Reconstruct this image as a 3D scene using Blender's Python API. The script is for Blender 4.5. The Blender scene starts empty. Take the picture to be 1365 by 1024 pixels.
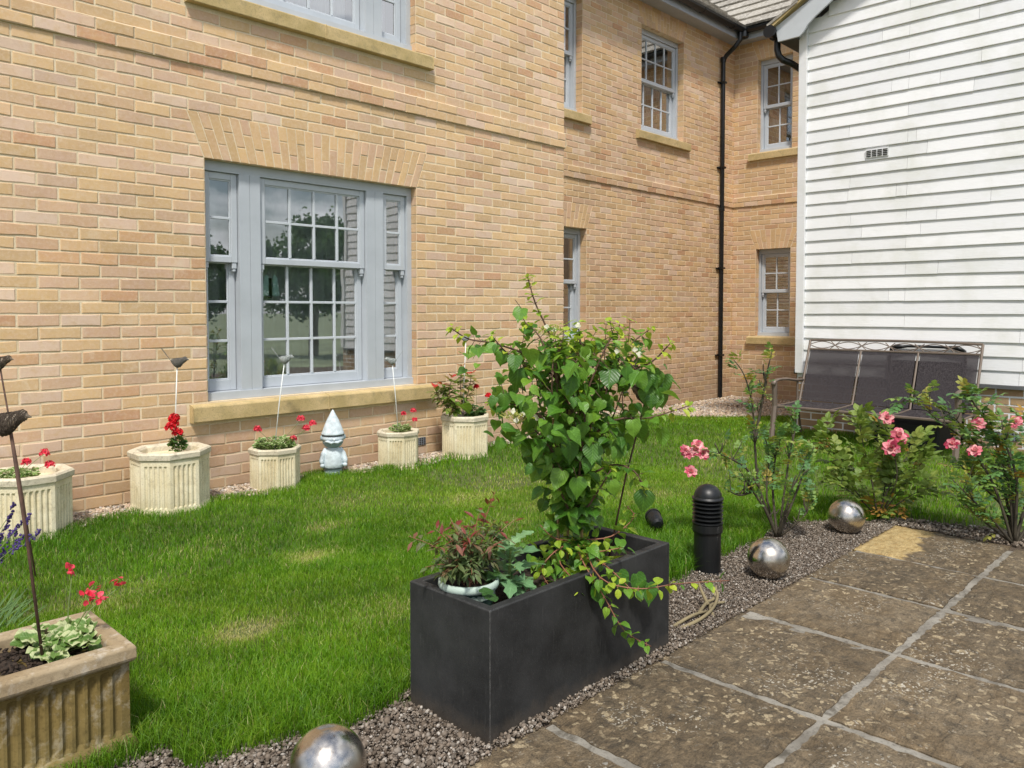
import bpy, math, random
import numpy as np
from mathutils import Vector, Matrix
random.seed(7); RNG=np.random.default_rng(7)
R=math.radians
scene=bpy.context.scene
COL=scene.collection
# ---------------------------------------------------------------- materials
class NT:
    def __init__(s,name):
        s.m=bpy.data.materials.new(name); s.m.use_nodes=True
        s.t=s.m.node_tree; s.t.nodes.clear()
        s.out=s.t.nodes.new('ShaderNodeOutputMaterial')
    def n(s,typ,props=None,**inp):
        nd=s.t.nodes.new('ShaderNode'+typ)
        for k,v in (props or {}).items(): setattr(nd,k,v)
        for k,v in inp.items():
            k=k.replace('_',' ')
            s.set(nd,k,v)
        return nd
    def set(s,nd,k,v):
        sk=nd.inputs[int(k)] if k.isdigit() else nd.inputs[k]
        if isinstance(v,bpy.types.NodeSocket): s.t.links.new(v,sk)
        elif isinstance(v,bpy.types.Node): s.t.links.new(v.outputs[0],sk)
        else:
            if isinstance(v,(tuple,list)) and len(v)==3 and sk.type=='RGBA': v=(*v,1)
            sk.default_value=v
    def coord(s,scale=(1,1,1),which='Object'):
        c=s.n('TexCoord'); mp=s.n('Mapping',None,Vector=c.outputs[which],Scale=scale); return mp.outputs[0]
    def noise(s,vec,scale,detail=4,rough=.55,dist=0):
        return s.n('TexNoise',None,Vector=vec,Scale=scale,Detail=detail,Roughness=rough,Distortion=dist).outputs['Fac']
    def ramp(s,fac,stops,interp='LINEAR'):
        nd=s.n('ValToRGB',None,Fac=fac); cr=nd.color_ramp; cr.interpolation=interp
        while len(cr.elements)<len(stops): cr.elements.new(.5)
        for e,(p,c) in zip(cr.elements,stops):
            e.position=p
            e.color=(*c,1) if isinstance(c,(tuple,list)) else (c,c,c,1)
        return nd.outputs[0]
    def mix(s,fac,a,b,mode='MIX'):
        nd=s.n('Mix',{'data_type':'RGBA','blend_type':mode})
        for i,v in ((0,fac),(6,a),(7,b)):
            sk=nd.inputs[i]
            if isinstance(v,bpy.types.NodeSocket): s.t.links.new(v,sk)
            else:
                if isinstance(v,(tuple,list)) and len(v)==3: v=(*v,1)
                sk.default_value=v
        return nd.outputs[2]
    def math(s,op,a,b=0.,c=None):
        nd=s.n('Math',{'operation':op}); 
        for i,v in enumerate((a,b,c)):
            if v is None: continue
            if isinstance(v,bpy.types.NodeSocket): s.t.links.new(v,nd.inputs[i])
            else: nd.inputs[i].default_value=v
        return nd.outputs[0]
    def bump(s,h,strength=.3,dist=.002,normal=None):
        nd=s.n('Bump',None,Height=h,Strength=strength,Distance=dist)
        if normal is not None: s.t.links.new(normal,nd.inputs['Normal'])
        return nd.outputs[0]
    def bsdf(s,col,rough=.6,metal=0.,normal=None,spec=.5,**kw):
        nd=s.n('BsdfPrincipled'); s.set(nd,'Base Color',col); s.set(nd,'Roughness',rough); s.set(nd,'Metallic',metal)
        s.set(nd,'Specular IOR Level',spec)
        if normal is not None: s.set(nd,'Normal',normal)
        for k,v in kw.items(): s.set(nd,k.replace('_',' '),v)
        return nd.outputs[0]
    def done(s,sh):
        s.t.links.new(sh,s.out.inputs[0]); return s.m
    def attr(s,name):
        a=s.n('Attribute',{'attribute_name':name}); sp=s.n('SeparateColor',None,Color=a.outputs['Color'])
        return sp.outputs[0],sp.outputs[1],sp.outputs[2]

def simple(name,col,rough=.5,metal=0.,var=.12,scale=6,bump=.1,bscale=60,spec=.5,dist=.002,detail=4):
    t=NT(name); v=t.coord(); n=t.noise(v,scale,detail)
    c=t.mix(t.ramp(n,[(.3,0.),(.7,1.)]),tuple(x*(1-var) for x in col),tuple(min(1,x*(1+var)) for x in col))
    b=t.bump(t.noise(v,bscale,3),bump,dist)
    return t.done(t.bsdf(c,rough,metal,b,spec))

def brick_mat(name,dim=1.):
    t=NT(name); r,g,b=t.attr('rnd'); v=t.coord()
    base=t.ramp(r,[(0.,(.545,.36,.165)),(.22,(.65,.44,.215)),(.40,(.61,.395,.20)),(.56,(.62,.42,.275)),(.72,(.58,.365,.245)),(.85,(.70,.54,.43)),(.93,(.56,.31,.15)),(1.,(.46,.22,.11))])
    n1=t.noise(v,9,3); n2=t.noise(v,45,5,.65)
    pink=t.mix(t.ramp(n1,[(.38,0.),(.62,1.)]),(.635,.435,.215),(.60,.40,.275))
    c=t.mix(.24,base,pink)
    n4=t.noise(v,16,4,.65,.6)
    c=t.mix(t.math('MULTIPLY',t.ramp(n4,[(.50,0.),(.70,1.)]),.45),c,(.54,.335,.13))
    hz=t.n('MapRange',None,Value=g); hz.inputs[3].default_value=.88; hz.inputs[4].default_value=1.10
    c=t.mix(1.,c,hz.outputs[0],'MULTIPLY')
    # speckle and pale lime bloom
    c=t.mix(t.math('MULTIPLY',t.ramp(n2,[(.45,0.),(.75,1.)]),.4),c,(.72,.58,.44))
    bl=t.ramp(t.noise(v,3.2,5,.6),[(.60,0.),(.72,1.)])
    c=t.mix(t.math('MULTIPLY',bl,t.math('MULTIPLY',b,.5)),c,(.74,.66,.58))
    dk=t.ramp(t.noise(v,140,3),[(.25,1.),(.36,0.)])
    c=t.mix(t.math('MULTIPLY',dk,.35),c,(.30,.2,.11))
    sm=t.ramp(t.noise(v,6.5,6,.72,.5),[(.56,0.),(.66,1.)])
    c=t.mix(t.math('MULTIPLY',sm,.30),c,(.74,.62,.45))
    # splash-back soiling on the lowest courses (a real stain)
    sp=t.n('SeparateXYZ',None,Vector=t.n('TexCoord').outputs['Object'])
    low=t.ramp(t.math('ADD',sp.outputs[2],t.math('MULTIPLY',t.noise(v,4,4),.35)),[(.25,1.),(.80,0.)])
    c=t.mix(t.math('MULTIPLY',low,.5),c,(.26,.18,.115))
    lg=t.n('MapRange',None,Value=t.noise(v,1.1,5,.6)); lg.inputs[1].default_value=.3; lg.inputs[2].default_value=.7; lg.inputs[3].default_value=.90; lg.inputs[4].default_value=1.10
    c=t.mix(1.,c,lg.outputs[0],'MULTIPLY'); c=t.mix(.10,c,(.74,.60,.50))
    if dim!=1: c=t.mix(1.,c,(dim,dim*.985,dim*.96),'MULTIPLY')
    h=t.math('ADD',t.math('MULTIPLY',n2,.6),t.math('MULTIPLY',t.noise(v,180,3),.4))
    return t.done(t.bsdf(c,.9,0,t.bump(h,.55,.0028),.2))
M={}
M['brick']=brick_mat('buff_brick'); M['brickb']=brick_mat('buff_brick_shaded',.93)  # brickb: buff brick with shade dimmed into its colour, for recessed walls and reveals
M['brickg']=brick_mat('plinth_brick',.72)
def mort(name,a,b):
    t=NT(name); v=t.coord(); n=t.noise(v,7,4); n2=t.noise(v,170,4,.7)
    c=t.mix(t.ramp(n,[(.35,0.),(.65,1.)]),a,b)
    c=t.mix(t.ramp(n2,[(.3,.5),(.5,0.)]),c,(.40,.31,.2))
    sp=t.n('SeparateXYZ',None,Vector=t.n('TexCoord').outputs['Object'])
    low=t.ramp(t.math('ADD',sp.outputs[2],t.math('MULTIPLY',t.noise(v,4,4),.35)),[(.22,1.),(.6,0.)])
    c=t.mix(t.math('MULTIPLY',low,.4),c,(.28,.22,.14))
    return t.done(t.bsdf(c,.95,0,t.bump(n2,.5,.002),.15))
M['mortar']=mort('lime_mortar',(.66,.53,.35),(.76,.65,.47)); M['weathering']=mort('worn_weathering_mortar',(.52,.42,.28),(.66,.54,.38))
M['arch']=brick_mat('arch_brick',.97)
def stone(name,a,b,lich=(.35,.33,.25),ls=.6,rough=.9,bs=90,soil=0.):
    t=NT(name); v=t.coord(); n=t.noise(v,5,5,.6); n2=t.noise(v,bs,4,.7); n3=t.noise(v,16,5,.7,.4)
    c=t.mix(t.ramp(n,[(.35,0.),(.65,1.)]),a,b)
    c=t.mix(t.math('MULTIPLY',t.ramp(n3,[(.52,0.),(.66,1.)]),ls),c,lich)
    c=t.mix(t.ramp(n2,[(.32,.45),(.48,0.)]),c,tuple(x*.45 for x in a))
    if soil:
        sp=t.n('SeparateXYZ',None,Vector=t.n('TexCoord').outputs['Object'])
        low=t.ramp(t.math('ADD',sp.outputs[2],t.math('MULTIPLY',n,.2)),[(.1,1.),(.28,0.)])
        c=t.mix(t.math('MULTIPLY',low,soil),c,(.2,.19,.1))
    return t.done(t.bsdf(c,rough,0,t.bump(t.math('ADD',n2,t.math('MULTIPLY',n3,.6)),.5,.004),.25))
M['sill']=stone('sandstone_sill',(.43,.33,.15),(.58,.44,.23),(.30,.25,.14),.5,bs=120)
M['potstone']=stone('cream_cast_stone',(.70,.61,.40),(.80,.74,.55),(.44,.37,.22),.45,bs=110,soil=.3)
M['potrim']=stone('lichened_rim_stone',(.55,.49,.36),(.68,.62,.48),(.30,.26,.19),.75,bs=60)
M['trough']=stone('mossy_cast_stone',(.115,.078,.022),(.22,.16,.055),(.46,.42,.33),.45,bs=60,soil=.2)
M['troughrim']=stone('weathered_rim_stone',(.27,.20,.115),(.40,.32,.21),(.56,.52,.45),.5,bs=55)
M['paint']=simple('grey_blue_paint',(.44,.475,.515),.42,var=.05,bump=.06,bscale=25)
M['paint2']=simple('grey_blue_paint_sash',(.47,.505,.545),.4,var=.05,bump=.05,bscale=30)
M['bar']=simple('pale_glazing_bar_paint',(.52,.56,.60),.4,var=.04,bump=.03)
M['black']=simple('black_gutter_plastic',(.005,.006,.007),.35,var=.2,bump=.08,bscale=14)
M['blackm']=simple('black_powder_coat',(.006,.007,.008),.42,var=.25,bump=.15,bscale=200)
M['fascia']=simple('grey_fascia_paint',(.36,.39,.43),.5,var=.07,bump=.05)
M['barge']=simple('pale_grey_barge_paint',(.50,.53,.56),.5,var=.05,bump=.05)
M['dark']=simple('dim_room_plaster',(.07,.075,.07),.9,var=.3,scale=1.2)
M['concrete']=stone('concrete_footing',(.36,.32,.24),(.45,.40,.31),(.2,.2,.13),.5)
def glass():
    t=NT('window_glass'); v=t.coord((1,1,1))
    nrm=t.bump(t.noise(v,1.6,2),.06,.02)
    gl=t.n('BsdfGlossy',None,Color=(1,1,1),Roughness=.012,Normal=nrm).outputs[0]
    tr=t.n('BsdfTransparent',None,Color=(.93,.97,.955)).outputs[0]
    fr=t.n('Fresnel',None,IOR=1.5,Normal=nrm).outputs[0]
    f=t.math('MINIMUM',t.math('MULTIPLY_ADD',fr,3.2,.20),1.)
    return t.done(t.n('MixShader',None,**{'0':f,'1':tr,'2':gl}).outputs[0])
M['glass']=glass()
def cloth(name,col,tr=.3,alpha=1.):
    t=NT(name); v=t.coord((1,1,.15)); n=t.noise(v,14,3)
    c=t.mix(n,tuple(x*.85 for x in col),col)
    d=t.bsdf(c,.9,0,None,.1); tl=t.n('BsdfTranslucent',None,Color=c).outputs[0]
    sh=t.n('MixShader',None,**{'0':tr,'1':d,'2':tl}).outputs[0]
    if alpha<1:
        sh=t.n('MixShader',None,**{'0':1-alpha,'1':sh,'2':t.n('BsdfTransparent').outputs[0]}).outputs[0]
    return t.done(sh)
M['curtw']=cloth('white_curtain',(.85,.86,.9)); M['net']=cloth('grey_net_curtain',(.86,.92,.89),.4)
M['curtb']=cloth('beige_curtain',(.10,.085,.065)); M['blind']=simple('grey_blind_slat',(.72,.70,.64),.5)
def board():
    t=NT('white_weatherboard_paint'); v=t.coord((1,1,1)); vs=t.coord((1.2,1.2,14)); r,g,b=t.attr('rnd')
    c=t.mix(r,(.74,.75,.765),(.82,.825,.835))
    c=t.mix(t.ramp(t.noise(v,2.1,5,.65),[(.48,0.),(.75,.55)]),c,(.56,.57,.49))
    sp=t.ramp(t.n('TexVoronoi',{'feature':'F1'},Vector=v,Scale=9.).outputs['Distance'],[(.0,1.),(.045,0.)])
    c=t.mix(t.math('MULTIPLY',sp,t.ramp(t.noise(v,3,2),[(.5,0.),(.6,.8)])),c,(.33,.30,.26))
    h=t.math('ADD',t.noise(vs,9,4,.6),t.math('MULTIPLY',t.noise(v,30,3),.4))
    return t.done(t.bsdf(c,.5,0,t.bump(h,.35,.004),.4))
M['board']=board()
def tile():
    t=NT('lichened_roof_tile'); r,g,b=t.attr('rnd'); v=t.coord()
    c=t.mix(r,(.24,.22,.19),(.38,.355,.31))
    c=t.mix(t.ramp(t.noise(v,22,5,.7),[(.5,0.),(.62,.8)]),c,(.52,.50,.45))
    return t.done(t.bsdf(c,.95,0,t.bump(t.noise(v,60,4),.6,.005),.2))
M['tile']=tile()
def paving():
    t=NT('riven_sandstone_paving'); r,g,b=t.attr('rnd'); v=t.coord(); vs=t.coord((1.,2.6,1))
    wv=t.mix(.10,v,t.n('TexNoise',None,Vector=v,Scale=18.,Detail=4.).outputs['Color'])
    c=t.mix(r,(.105,.080,.050),(.21,.165,.108))
    c=t.mix(t.ramp(t.noise(v,4.5,6,.7,.8),[(.40,0.),(.60,1.)]),c,t.mix(g,(.060,.048,.033),(.20,.14,.075)))
    n5=t.noise(wv,30,6,.74)
    c=t.mix(t.ramp(n5,[(.50,0.),(.62,.42)]),c,(.31,.23,.135))
    c=t.mix(t.ramp(n5,[(.34,.75),(.48,0.)]),c,(.04,.033,.024))
    vo=t.n('TexVoronoi',{'feature':'F1'},Vector=wv,Scale=30.,Randomness=1.)
    sp=t.ramp(t.math('ADD',vo.outputs['Distance'],t.math('MULTIPLY',t.noise(v,60,3),.25)),[(.36,1.),(.44,0.)])
    msk=t.ramp(t.noise(v,2.6,4,.6),[(.40,0.),(.56,1.)])
    c=t.mix(t.math('MULTIPLY',t.math('MULTIPLY',sp,msk),.8),c,(.47,.38,.24))
    vo2=t.n('TexVoronoi',{'feature':'F1'},Vector=wv,Scale=62.,Randomness=1.)
    sp2=t.ramp(t.math('ADD',vo2.outputs['Distance'],t.math('MULTIPLY',t.noise(v,35,3),.3)),[(.38,1.),(.45,0.)])
    msk2=t.ramp(t.noise(v,3.1,4,.65),[(.50,0.),(.62,1.)])
    c=t.mix(t.math('MULTIPLY',t.math('MULTIPLY',sp2,msk2),.85),c,(.56,.52,.43))
    yel=t.mix(t.ramp(t.noise(v,30,5,.7),[(.35,0.),(.65,1.)]),(.36,.24,.09),(.56,.43,.21))
    c=t.mix(t.ramp(t.math('ADD',b,t.math('MULTIPLY_ADD',t.noise(v,11,5,.7),.9,-.45)),[(.40,0.),(.62,1.)]),c,yel)
    c=t.mix(t.ramp(t.noise(v,190,3,.7),[(.36,.6),(.5,0.)]),c,(.04,.033,.022))
    h=t.math('ADD',t.math('MULTIPLY',t.noise(vs,6,7,.66,1.6),1.5),t.math('MULTIPLY',n5,.45))
    ro=t.ramp(t.noise(v,9,4),[(.3,.6),(.7,.92)])
    return t.done(t.bsdf(c,ro,0,t.bump(h,.9,.016),.35))
M['paving']=paving()
M['joint']=stone('pale_pointing_mortar',(.17,.155,.13),(.30,.28,.24),(.07,.06,.045),.8,bs=80)
def soil():
    t=NT('dry_soil'); v=t.coord(); 
    c=t.mix(t.noise(v,9,5,.7),(.09,.068,.05),(.17,.135,.105))
    return t.done(t.bsdf(c,1.,0,t.bump(t.noise(v,50,6,.75),1.,.02),.1))
M['soil']=soil()
M['farground']=simple('grass_and_gravel_ground',(.20,.24,.14),.95,var=.4,scale=.6)
M['compost']=simple('dark_compost',(.035,.022,.014),.95,var=.5,scale=60,bump=1.,bscale=90,dist=.01)
def rndmat(name,cols,rough=.85,spec=.3,bs=60,tr=0.):
    t=NT(name); r,g,b=t.attr('rnd'); v=t.coord()
    n=len(cols); c=t.ramp(r,[(i/max(1,n-1),cc) for i,cc in enumerate(cols)])
    hz=t.n('MapRange',None,Value=g); hz.inputs[3].default_value=.7; hz.inputs[4].default_value=1.25
    c=t.mix(1.,c,hz.outputs[0],'MULTIPLY')
    sh=t.bsdf(c,rough,0,t.bump(t.noise(v,bs,3),.5,.003),spec)
    if tr: sh=t.n('MixShader',None,**{'0':tr,'1':sh,'2':t.n('BsdfTranslucent',None,Color=c).outputs[0]}).outputs[0]
    return t.done(sh)
M['clod']=rndmat('soil_clods',[(.085,.065,.048),(.14,.11,.083),(.20,.16,.125),(.16,.135,.11),(.24,.20,.16),(.40,.37,.33)])
M['gravel']=rndmat('shingle',[(.25,.20,.15),(.42,.32,.22),(.55,.45,.33),(.35,.24,.18),(.62,.56,.48),(.30,.28,.26)],.7)
def grassmat():
    t=NT('grass_blade'); r,g,b=t.attr('rnd')
    c=t.ramp(r,[(0.,(.065,.185,.008)),(.30,(.135,.31,.012)),(.62,(.24,.41,.022)),(.85,(.40,.47,.08)),(1.,(.66,.56,.32))])
    hz=t.n('MapRange',None,Value=g); hz.inputs[3].default_value=.6; hz.inputs[4].default_value=1.25
    c=t.mix(1.,c,hz.outputs[0],'MULTIPLY')
    sh=t.bsdf(c,.45,0,None,.35); tl=t.n('BsdfTranslucent',None,Color=c).outputs[0]
    return t.done(t.n('MixShader',None,**{'0':.42,'1':sh,'2':tl}).outputs[0])
M['grass']=grassmat()
M['thatch']=simple('lawn_thatch',(.08,.10,.025),.95,var=.4,scale=14,bump=.8,bscale=70,dist=.01)
def leaf(name,cols,rough=.4,tr=.3,veins=6.,edge=None,spec=.5):
    # attribute rnd: r = 0..1 along leaf, g = across (0..1, .5 midrib), b = random
    t=NT(name); r,g,b=t.attr('rnd'); v=t.coord()
    n=len(cols); c=t.ramp(b,[(i/max(1,n-1),cc) for i,cc in enumerate(cols)])
    side=t.math('ABSOLUTE',t.math('SUBTRACT',g,.5))
    ph=t.math('SUBTRACT',t.math('MULTIPLY',r,veins),t.math('MULTIPLY',side,veins*.9))
    vn=t.math('ABSOLUTE',t.math('SUBTRACT',t.math('FRACT',ph),.5))
    ve=t.ramp(vn,[(0.,1.),(.09,0.)]); mid=t.ramp(side,[(0.,1.),(.05,0.)])
    vv=t.math('MAXIMUM',ve,mid)
    c2=t.mix(t.math('MULTIPLY',vv,.22),c,tuple(min(1,x*2.2+.03) for x in cols[len(cols)//2]))
    c2=t.mix(t.ramp(t.noise(v,60,3),[(.4,0.),(.7,.35)]),c2,tuple(x*.6 for x in cols[0]))
    if edge: c2=t.mix(t.ramp(side,[(.27,0.),(.36,1.)]),c2,edge)
    bp=t.bump(t.math('SUBTRACT',t.math('MULTIPLY',vn,1.4),vv),.35,.0022)
    sh=t.bsdf(c2,rough,0,bp,spec); tl=t.n('BsdfTranslucent',None,Color=t.mix(.5,c2,(.35,.5,.05))).outputs[0]
    return t.done(t.n('MixShader',None,**{'0':tr,'1':sh,'2':tl}).outputs[0])
M['hleaf']=leaf('hydrangea_leaf',[(.035,.12,.012),(.065,.19,.018),(.13,.29,.028),(.25,.42,.04)],.38,.35)
M['yleaf']=leaf('young_yellow_leaf',[(.24,.40,.03),(.40,.55,.04),(.55,.62,.06)],.4,.4)
M['rleaf']=leaf('rose_leaf',[(.055,.15,.05),(.09,.22,.07),(.15,.30,.085),(.26,.38,.08),(.45,.32,.06)],.4,.3)
M['pleaf']=leaf('peony_leaf',[(.11,.19,.03),(.18,.27,.045),(.28,.33,.07)],.45,.3)
M['oleaf']=leaf('orange_dying_leaf',[(.32,.17,.03),(.42,.24,.03),(.25,.1,.03)],.6,.3)
M['gleaf']=leaf('variegated_leaf',[(.10,.20,.04),(.15,.27,.06),(.20,.32,.09)],.5,.3,5,edge=(.55,.60,.32))
M['g2leaf']=leaf('geranium_leaf',[(.03,.09,.02),(.05,.13,.03)],.5,.3,5)
M['kleaf']=leaf('blue_green_leaf',[(.11,.24,.11),(.16,.32,.14),(.22,.38,.17)],.5,.25,6)
M['nleaf']=leaf('nandina_leaf',[(.08,.14,.045),(.13,.19,.065),(.17,.13,.07),(.24,.07,.05)],.4,.25)
M['nred']=leaf('nandina_red_leaf',[(.16,.02,.022),(.24,.035,.03)],.4,.3)
M['pholeaf']=leaf('photinia_leaf',[(.10,.20,.03),(.16,.27,.04),(.22,.27,.06),(.28,.17,.06)],.35,.3)
M['phored']=leaf('photinia_red_leaf',[(.50,.02,.03),(.62,.04,.05)],.35,.35)
M['lleaf']=leaf('lavender_leaf',[(.10,.20,.06),(.15,.26,.08)],.6,.2)
M['bark']=simple('brown_stem',(.10,.055,.035),.8,var=.35,bump=.6,bscale=60)
M['barkd']=simple('dark_rose_stem',(.055,.045,.028),.75,var=.4,bump=.6,bscale=70)
M['barkg']=simple('green_stem',(.14,.20,.05),.6,var=.3,bump=.2)
M['barkr']=simple('reddish_stem',(.22,.09,.05),.6,var=.3,bump=.2)
M['root']=simple('pale_dead_root',(.22,.18,.10),.85,var=.3,bump=.7,bscale=50)
M['cane']=simple('bamboo_cane',(.36,.24,.10),.6,var=.25,bump=.3,bscale=30)
M['rust']=simple('rusty_rod',(.085,.045,.03),.8,var=.4,scale=30,bump=.6,bscale=120)
M['whiterod']=simple('white_painted_rod',(.72,.75,.74),.5,var=.08,scale=20)
M['birdw']=simple('grey_white_wire',(.34,.37,.36),.6,.2,var=.45,scale=70,bump=1.,bscale=120,dist=.004)
M['birdg']=simple('dull_grey_wire',(.17,.16,.14),.6,.2,var=.5,scale=70,bump=1.,bscale=120,dist=.004); M['birdb']=simple('rusty_wire',(.10,.075,.055),.6,.4,var=.5,scale=60,bump=1.,bscale=120,dist=.004)
def openwire(name,ca,cb,sc,th):
    t=NT(name); v=t.coord()
    n=t.n('TexVoronoi',{'feature':'DISTANCE_TO_EDGE'},Vector=t.mix(.08,v,t.n('TexNoise',None,Vector=v,Scale=40.).outputs['Color']),Scale=sc).outputs['Distance']
    c=t.mix(t.noise(v,160,3,.7),ca,cb); sh=t.bsdf(c,.55,.3,None,.5)
    return t.done(t.n('MixShader',None,**{'0':t.ramp(n,[(th,0.),(th+.03,.78)]),'1':sh,'2':t.n('BsdfTransparent').outputs[0]}).outputs[0])
M['corew']=simple('pale_wire_core',(.42,.46,.45),.6,.1,var=.5,scale=150,bump=1.,bscale=260,dist=.004); M['coreb']=openwire('rusty_wire_core',(.12,.09,.06),(.36,.31,.24),75.,.10)
M['gnome']=simple('pale_blue_stone',(.56,.64,.68),.75,var=.2,scale=30,bump=.9,bscale=60)
M['gnomed']=simple('grey_blue_stone',(.33,.42,.45),.75,var=.2,scale=25,bump=.5,bscale=60)
M['gnomel']=simple('dark_outline_paint',(.04,.05,.055),.7)
def edgemask(t,r=.004,lo=.93,hi=.995):
    bv=t.n('Bevel',None,Radius=r); bv.samples=6
    dp=t.n('VectorMath',{'operation':'DOT_PRODUCT'}); t.t.links.new(bv.outputs[0],dp.inputs[0]); t.t.links.new(t.n('NewGeometry').outputs['True Normal'],dp.inputs[1])
    return t.ramp(dp.outputs['Value'],[(lo,1.),(hi,0.)])
def planter():
    t=NT('black_terrazzo'); v=t.coord()
    c=t.mix(t.ramp(t.noise(v,3,6,.65),[(.35,0.),(.65,1.)]),(.013,.0135,.014),(.040,.041,.042))
    c=t.mix(t.ramp(t.noise(v,260,2),[(.60,0.),(.72,.35)]),c,(.08,.08,.08))
    sc=t.ramp(t.noise(t.coord((9,9,1.3)),9,3),[(.60,0.),(.74,.4)])
    c=t.mix(sc,c,(.07,.07,.068))
    c=t.mix(t.math('MULTIPLY',edgemask(t),t.ramp(t.noise(v,38,4,.7),[(.35,.1),(.6,.8)])),c,(.20,.20,.19))
    sp=t.n('SeparateXYZ',None,Vector=t.n('TexCoord').outputs['Object'])
    low=t.ramp(t.math('ADD',sp.outputs[2],t.math('MULTIPLY',t.noise(v,22,5,.7),.09)),[(.035,1.),(.10,0.)])
    c=t.mix(t.math('MULTIPLY',low,.55),c,(.10,.08,.06))
    return t.done(t.bsdf(c,t.ramp(t.noise(v,7,4),[(.3,.5),(.7,.75)]),0,t.bump(t.noise(v,160,3),.25,.0015),.28))
M['planter']=planter()
M['edgewear']=simple('scuffed_planter_edge',(.16,.16,.155),.7,var=.4,scale=30,bump=.5)
def steel():
    t=NT('brushed_steel_ball'); v=t.coord()
    c=t.mix(t.ramp(t.noise(v,9,6,.7),[(.4,0.),(.66,1.)]),(.62,.59,.55),(.40,.36,.31))
    sp=t.ramp(t.noise(v,70,4,.7),[(.64,0.),(.72,1.)])
    c=t.mix(t.math('MULTIPLY',sp,.5),c,(.25,.17,.10))
    ro=t.ramp(t.noise(v,12,5,.7),[(.35,.12),(.68,.40)])
    return t.done(t.bsdf(c,ro,1.,t.bump(t.noise(v,26,4),.05,.002),.5))
M['steel']=steel()
M['bench']=simple('brown_bench_metal',(.16,.125,.10),.5,.2,var=.15)
def mesh_mat():
    t=NT('woven_sling_mesh'); v=t.coord()
    a=t.noise(t.coord((1,22,300)),3,2,.5); b=t.noise(t.coord((1,300,22)),3,2,.5)
    f=t.math('ADD',t.math('MULTIPLY',a,.5),t.math('MULTIPLY',b,.5))
    c=t.mix(t.ramp(f,[(.38,0.),(.62,1.)]),(.010,.009,.011),(.085,.075,.08))
    al=t.ramp(f,[(.40,.88),(.62,.96)])
    sh=t.bsdf(c,.8,0,t.bump(f,.6,.002),.08)
    return t.done(t.n('MixShader',None,**{'0':al,'1':t.n('BsdfTransparent').outputs[0],'2':sh}).outputs[0])
M['sling']=mesh_mat()
M['lead']=simple('grey_lead_flashing',(.10,.105,.11),.6,var=.3)
M['vent']=simple('grey_plastic_vent',(.17,.19,.22),.5)
M['dholes']=simple('vent_hole',(.01,.01,.01),.9)
M['potgreen']=simple('pale_green_plastic',(.42,.52,.46),.45,var=.06); M['potdk']=simple('dark_green_plastic',(.05,.10,.08),.4,var=.1)
M['petr']=rndmat('red_petal',[(.62,.01,.02),(.75,.02,.03),(.55,.008,.02)],.5,.3,40,.25)
M['petp']=rndmat('coral_pink_petal',[(.75,.06,.10),(.85,.10,.15),(.78,.03,.07)],.5,.3,40,.3)
M['petrose']=rndmat('rose_petal',[(.55,.05,.13),(.76,.18,.27),(.88,.50,.48),(.82,.32,.36),(.50,.05,.11)],.5,.3,40,.3)
M['petw']=rndmat('cream_bract',[(.80,.78,.60),(.85,.84,.70)],.6,.3,40,.3)
M['lace']=rndmat('green_flower_bud',[(.28,.34,.06),(.40,.42,.10),(.5,.45,.12)],.6,.3,40,.2)
M['lav']=rndmat('lavender_flower',[(.035,.025,.09),(.07,.045,.17),(.13,.09,.28)],.7,.2,40,.15)
M['fol']=rndmat('tree_foliage',[(.05,.11,.03),(.08,.17,.04),(.12,.22,.05)],.6,.3,10,.25)
M['aqua']=simple('pale_aqua_card',(.66,.93,.86),.6,var=.06)
M['darkfab']=simple('black_fabric',(.012,.012,.014),.8)
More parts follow.
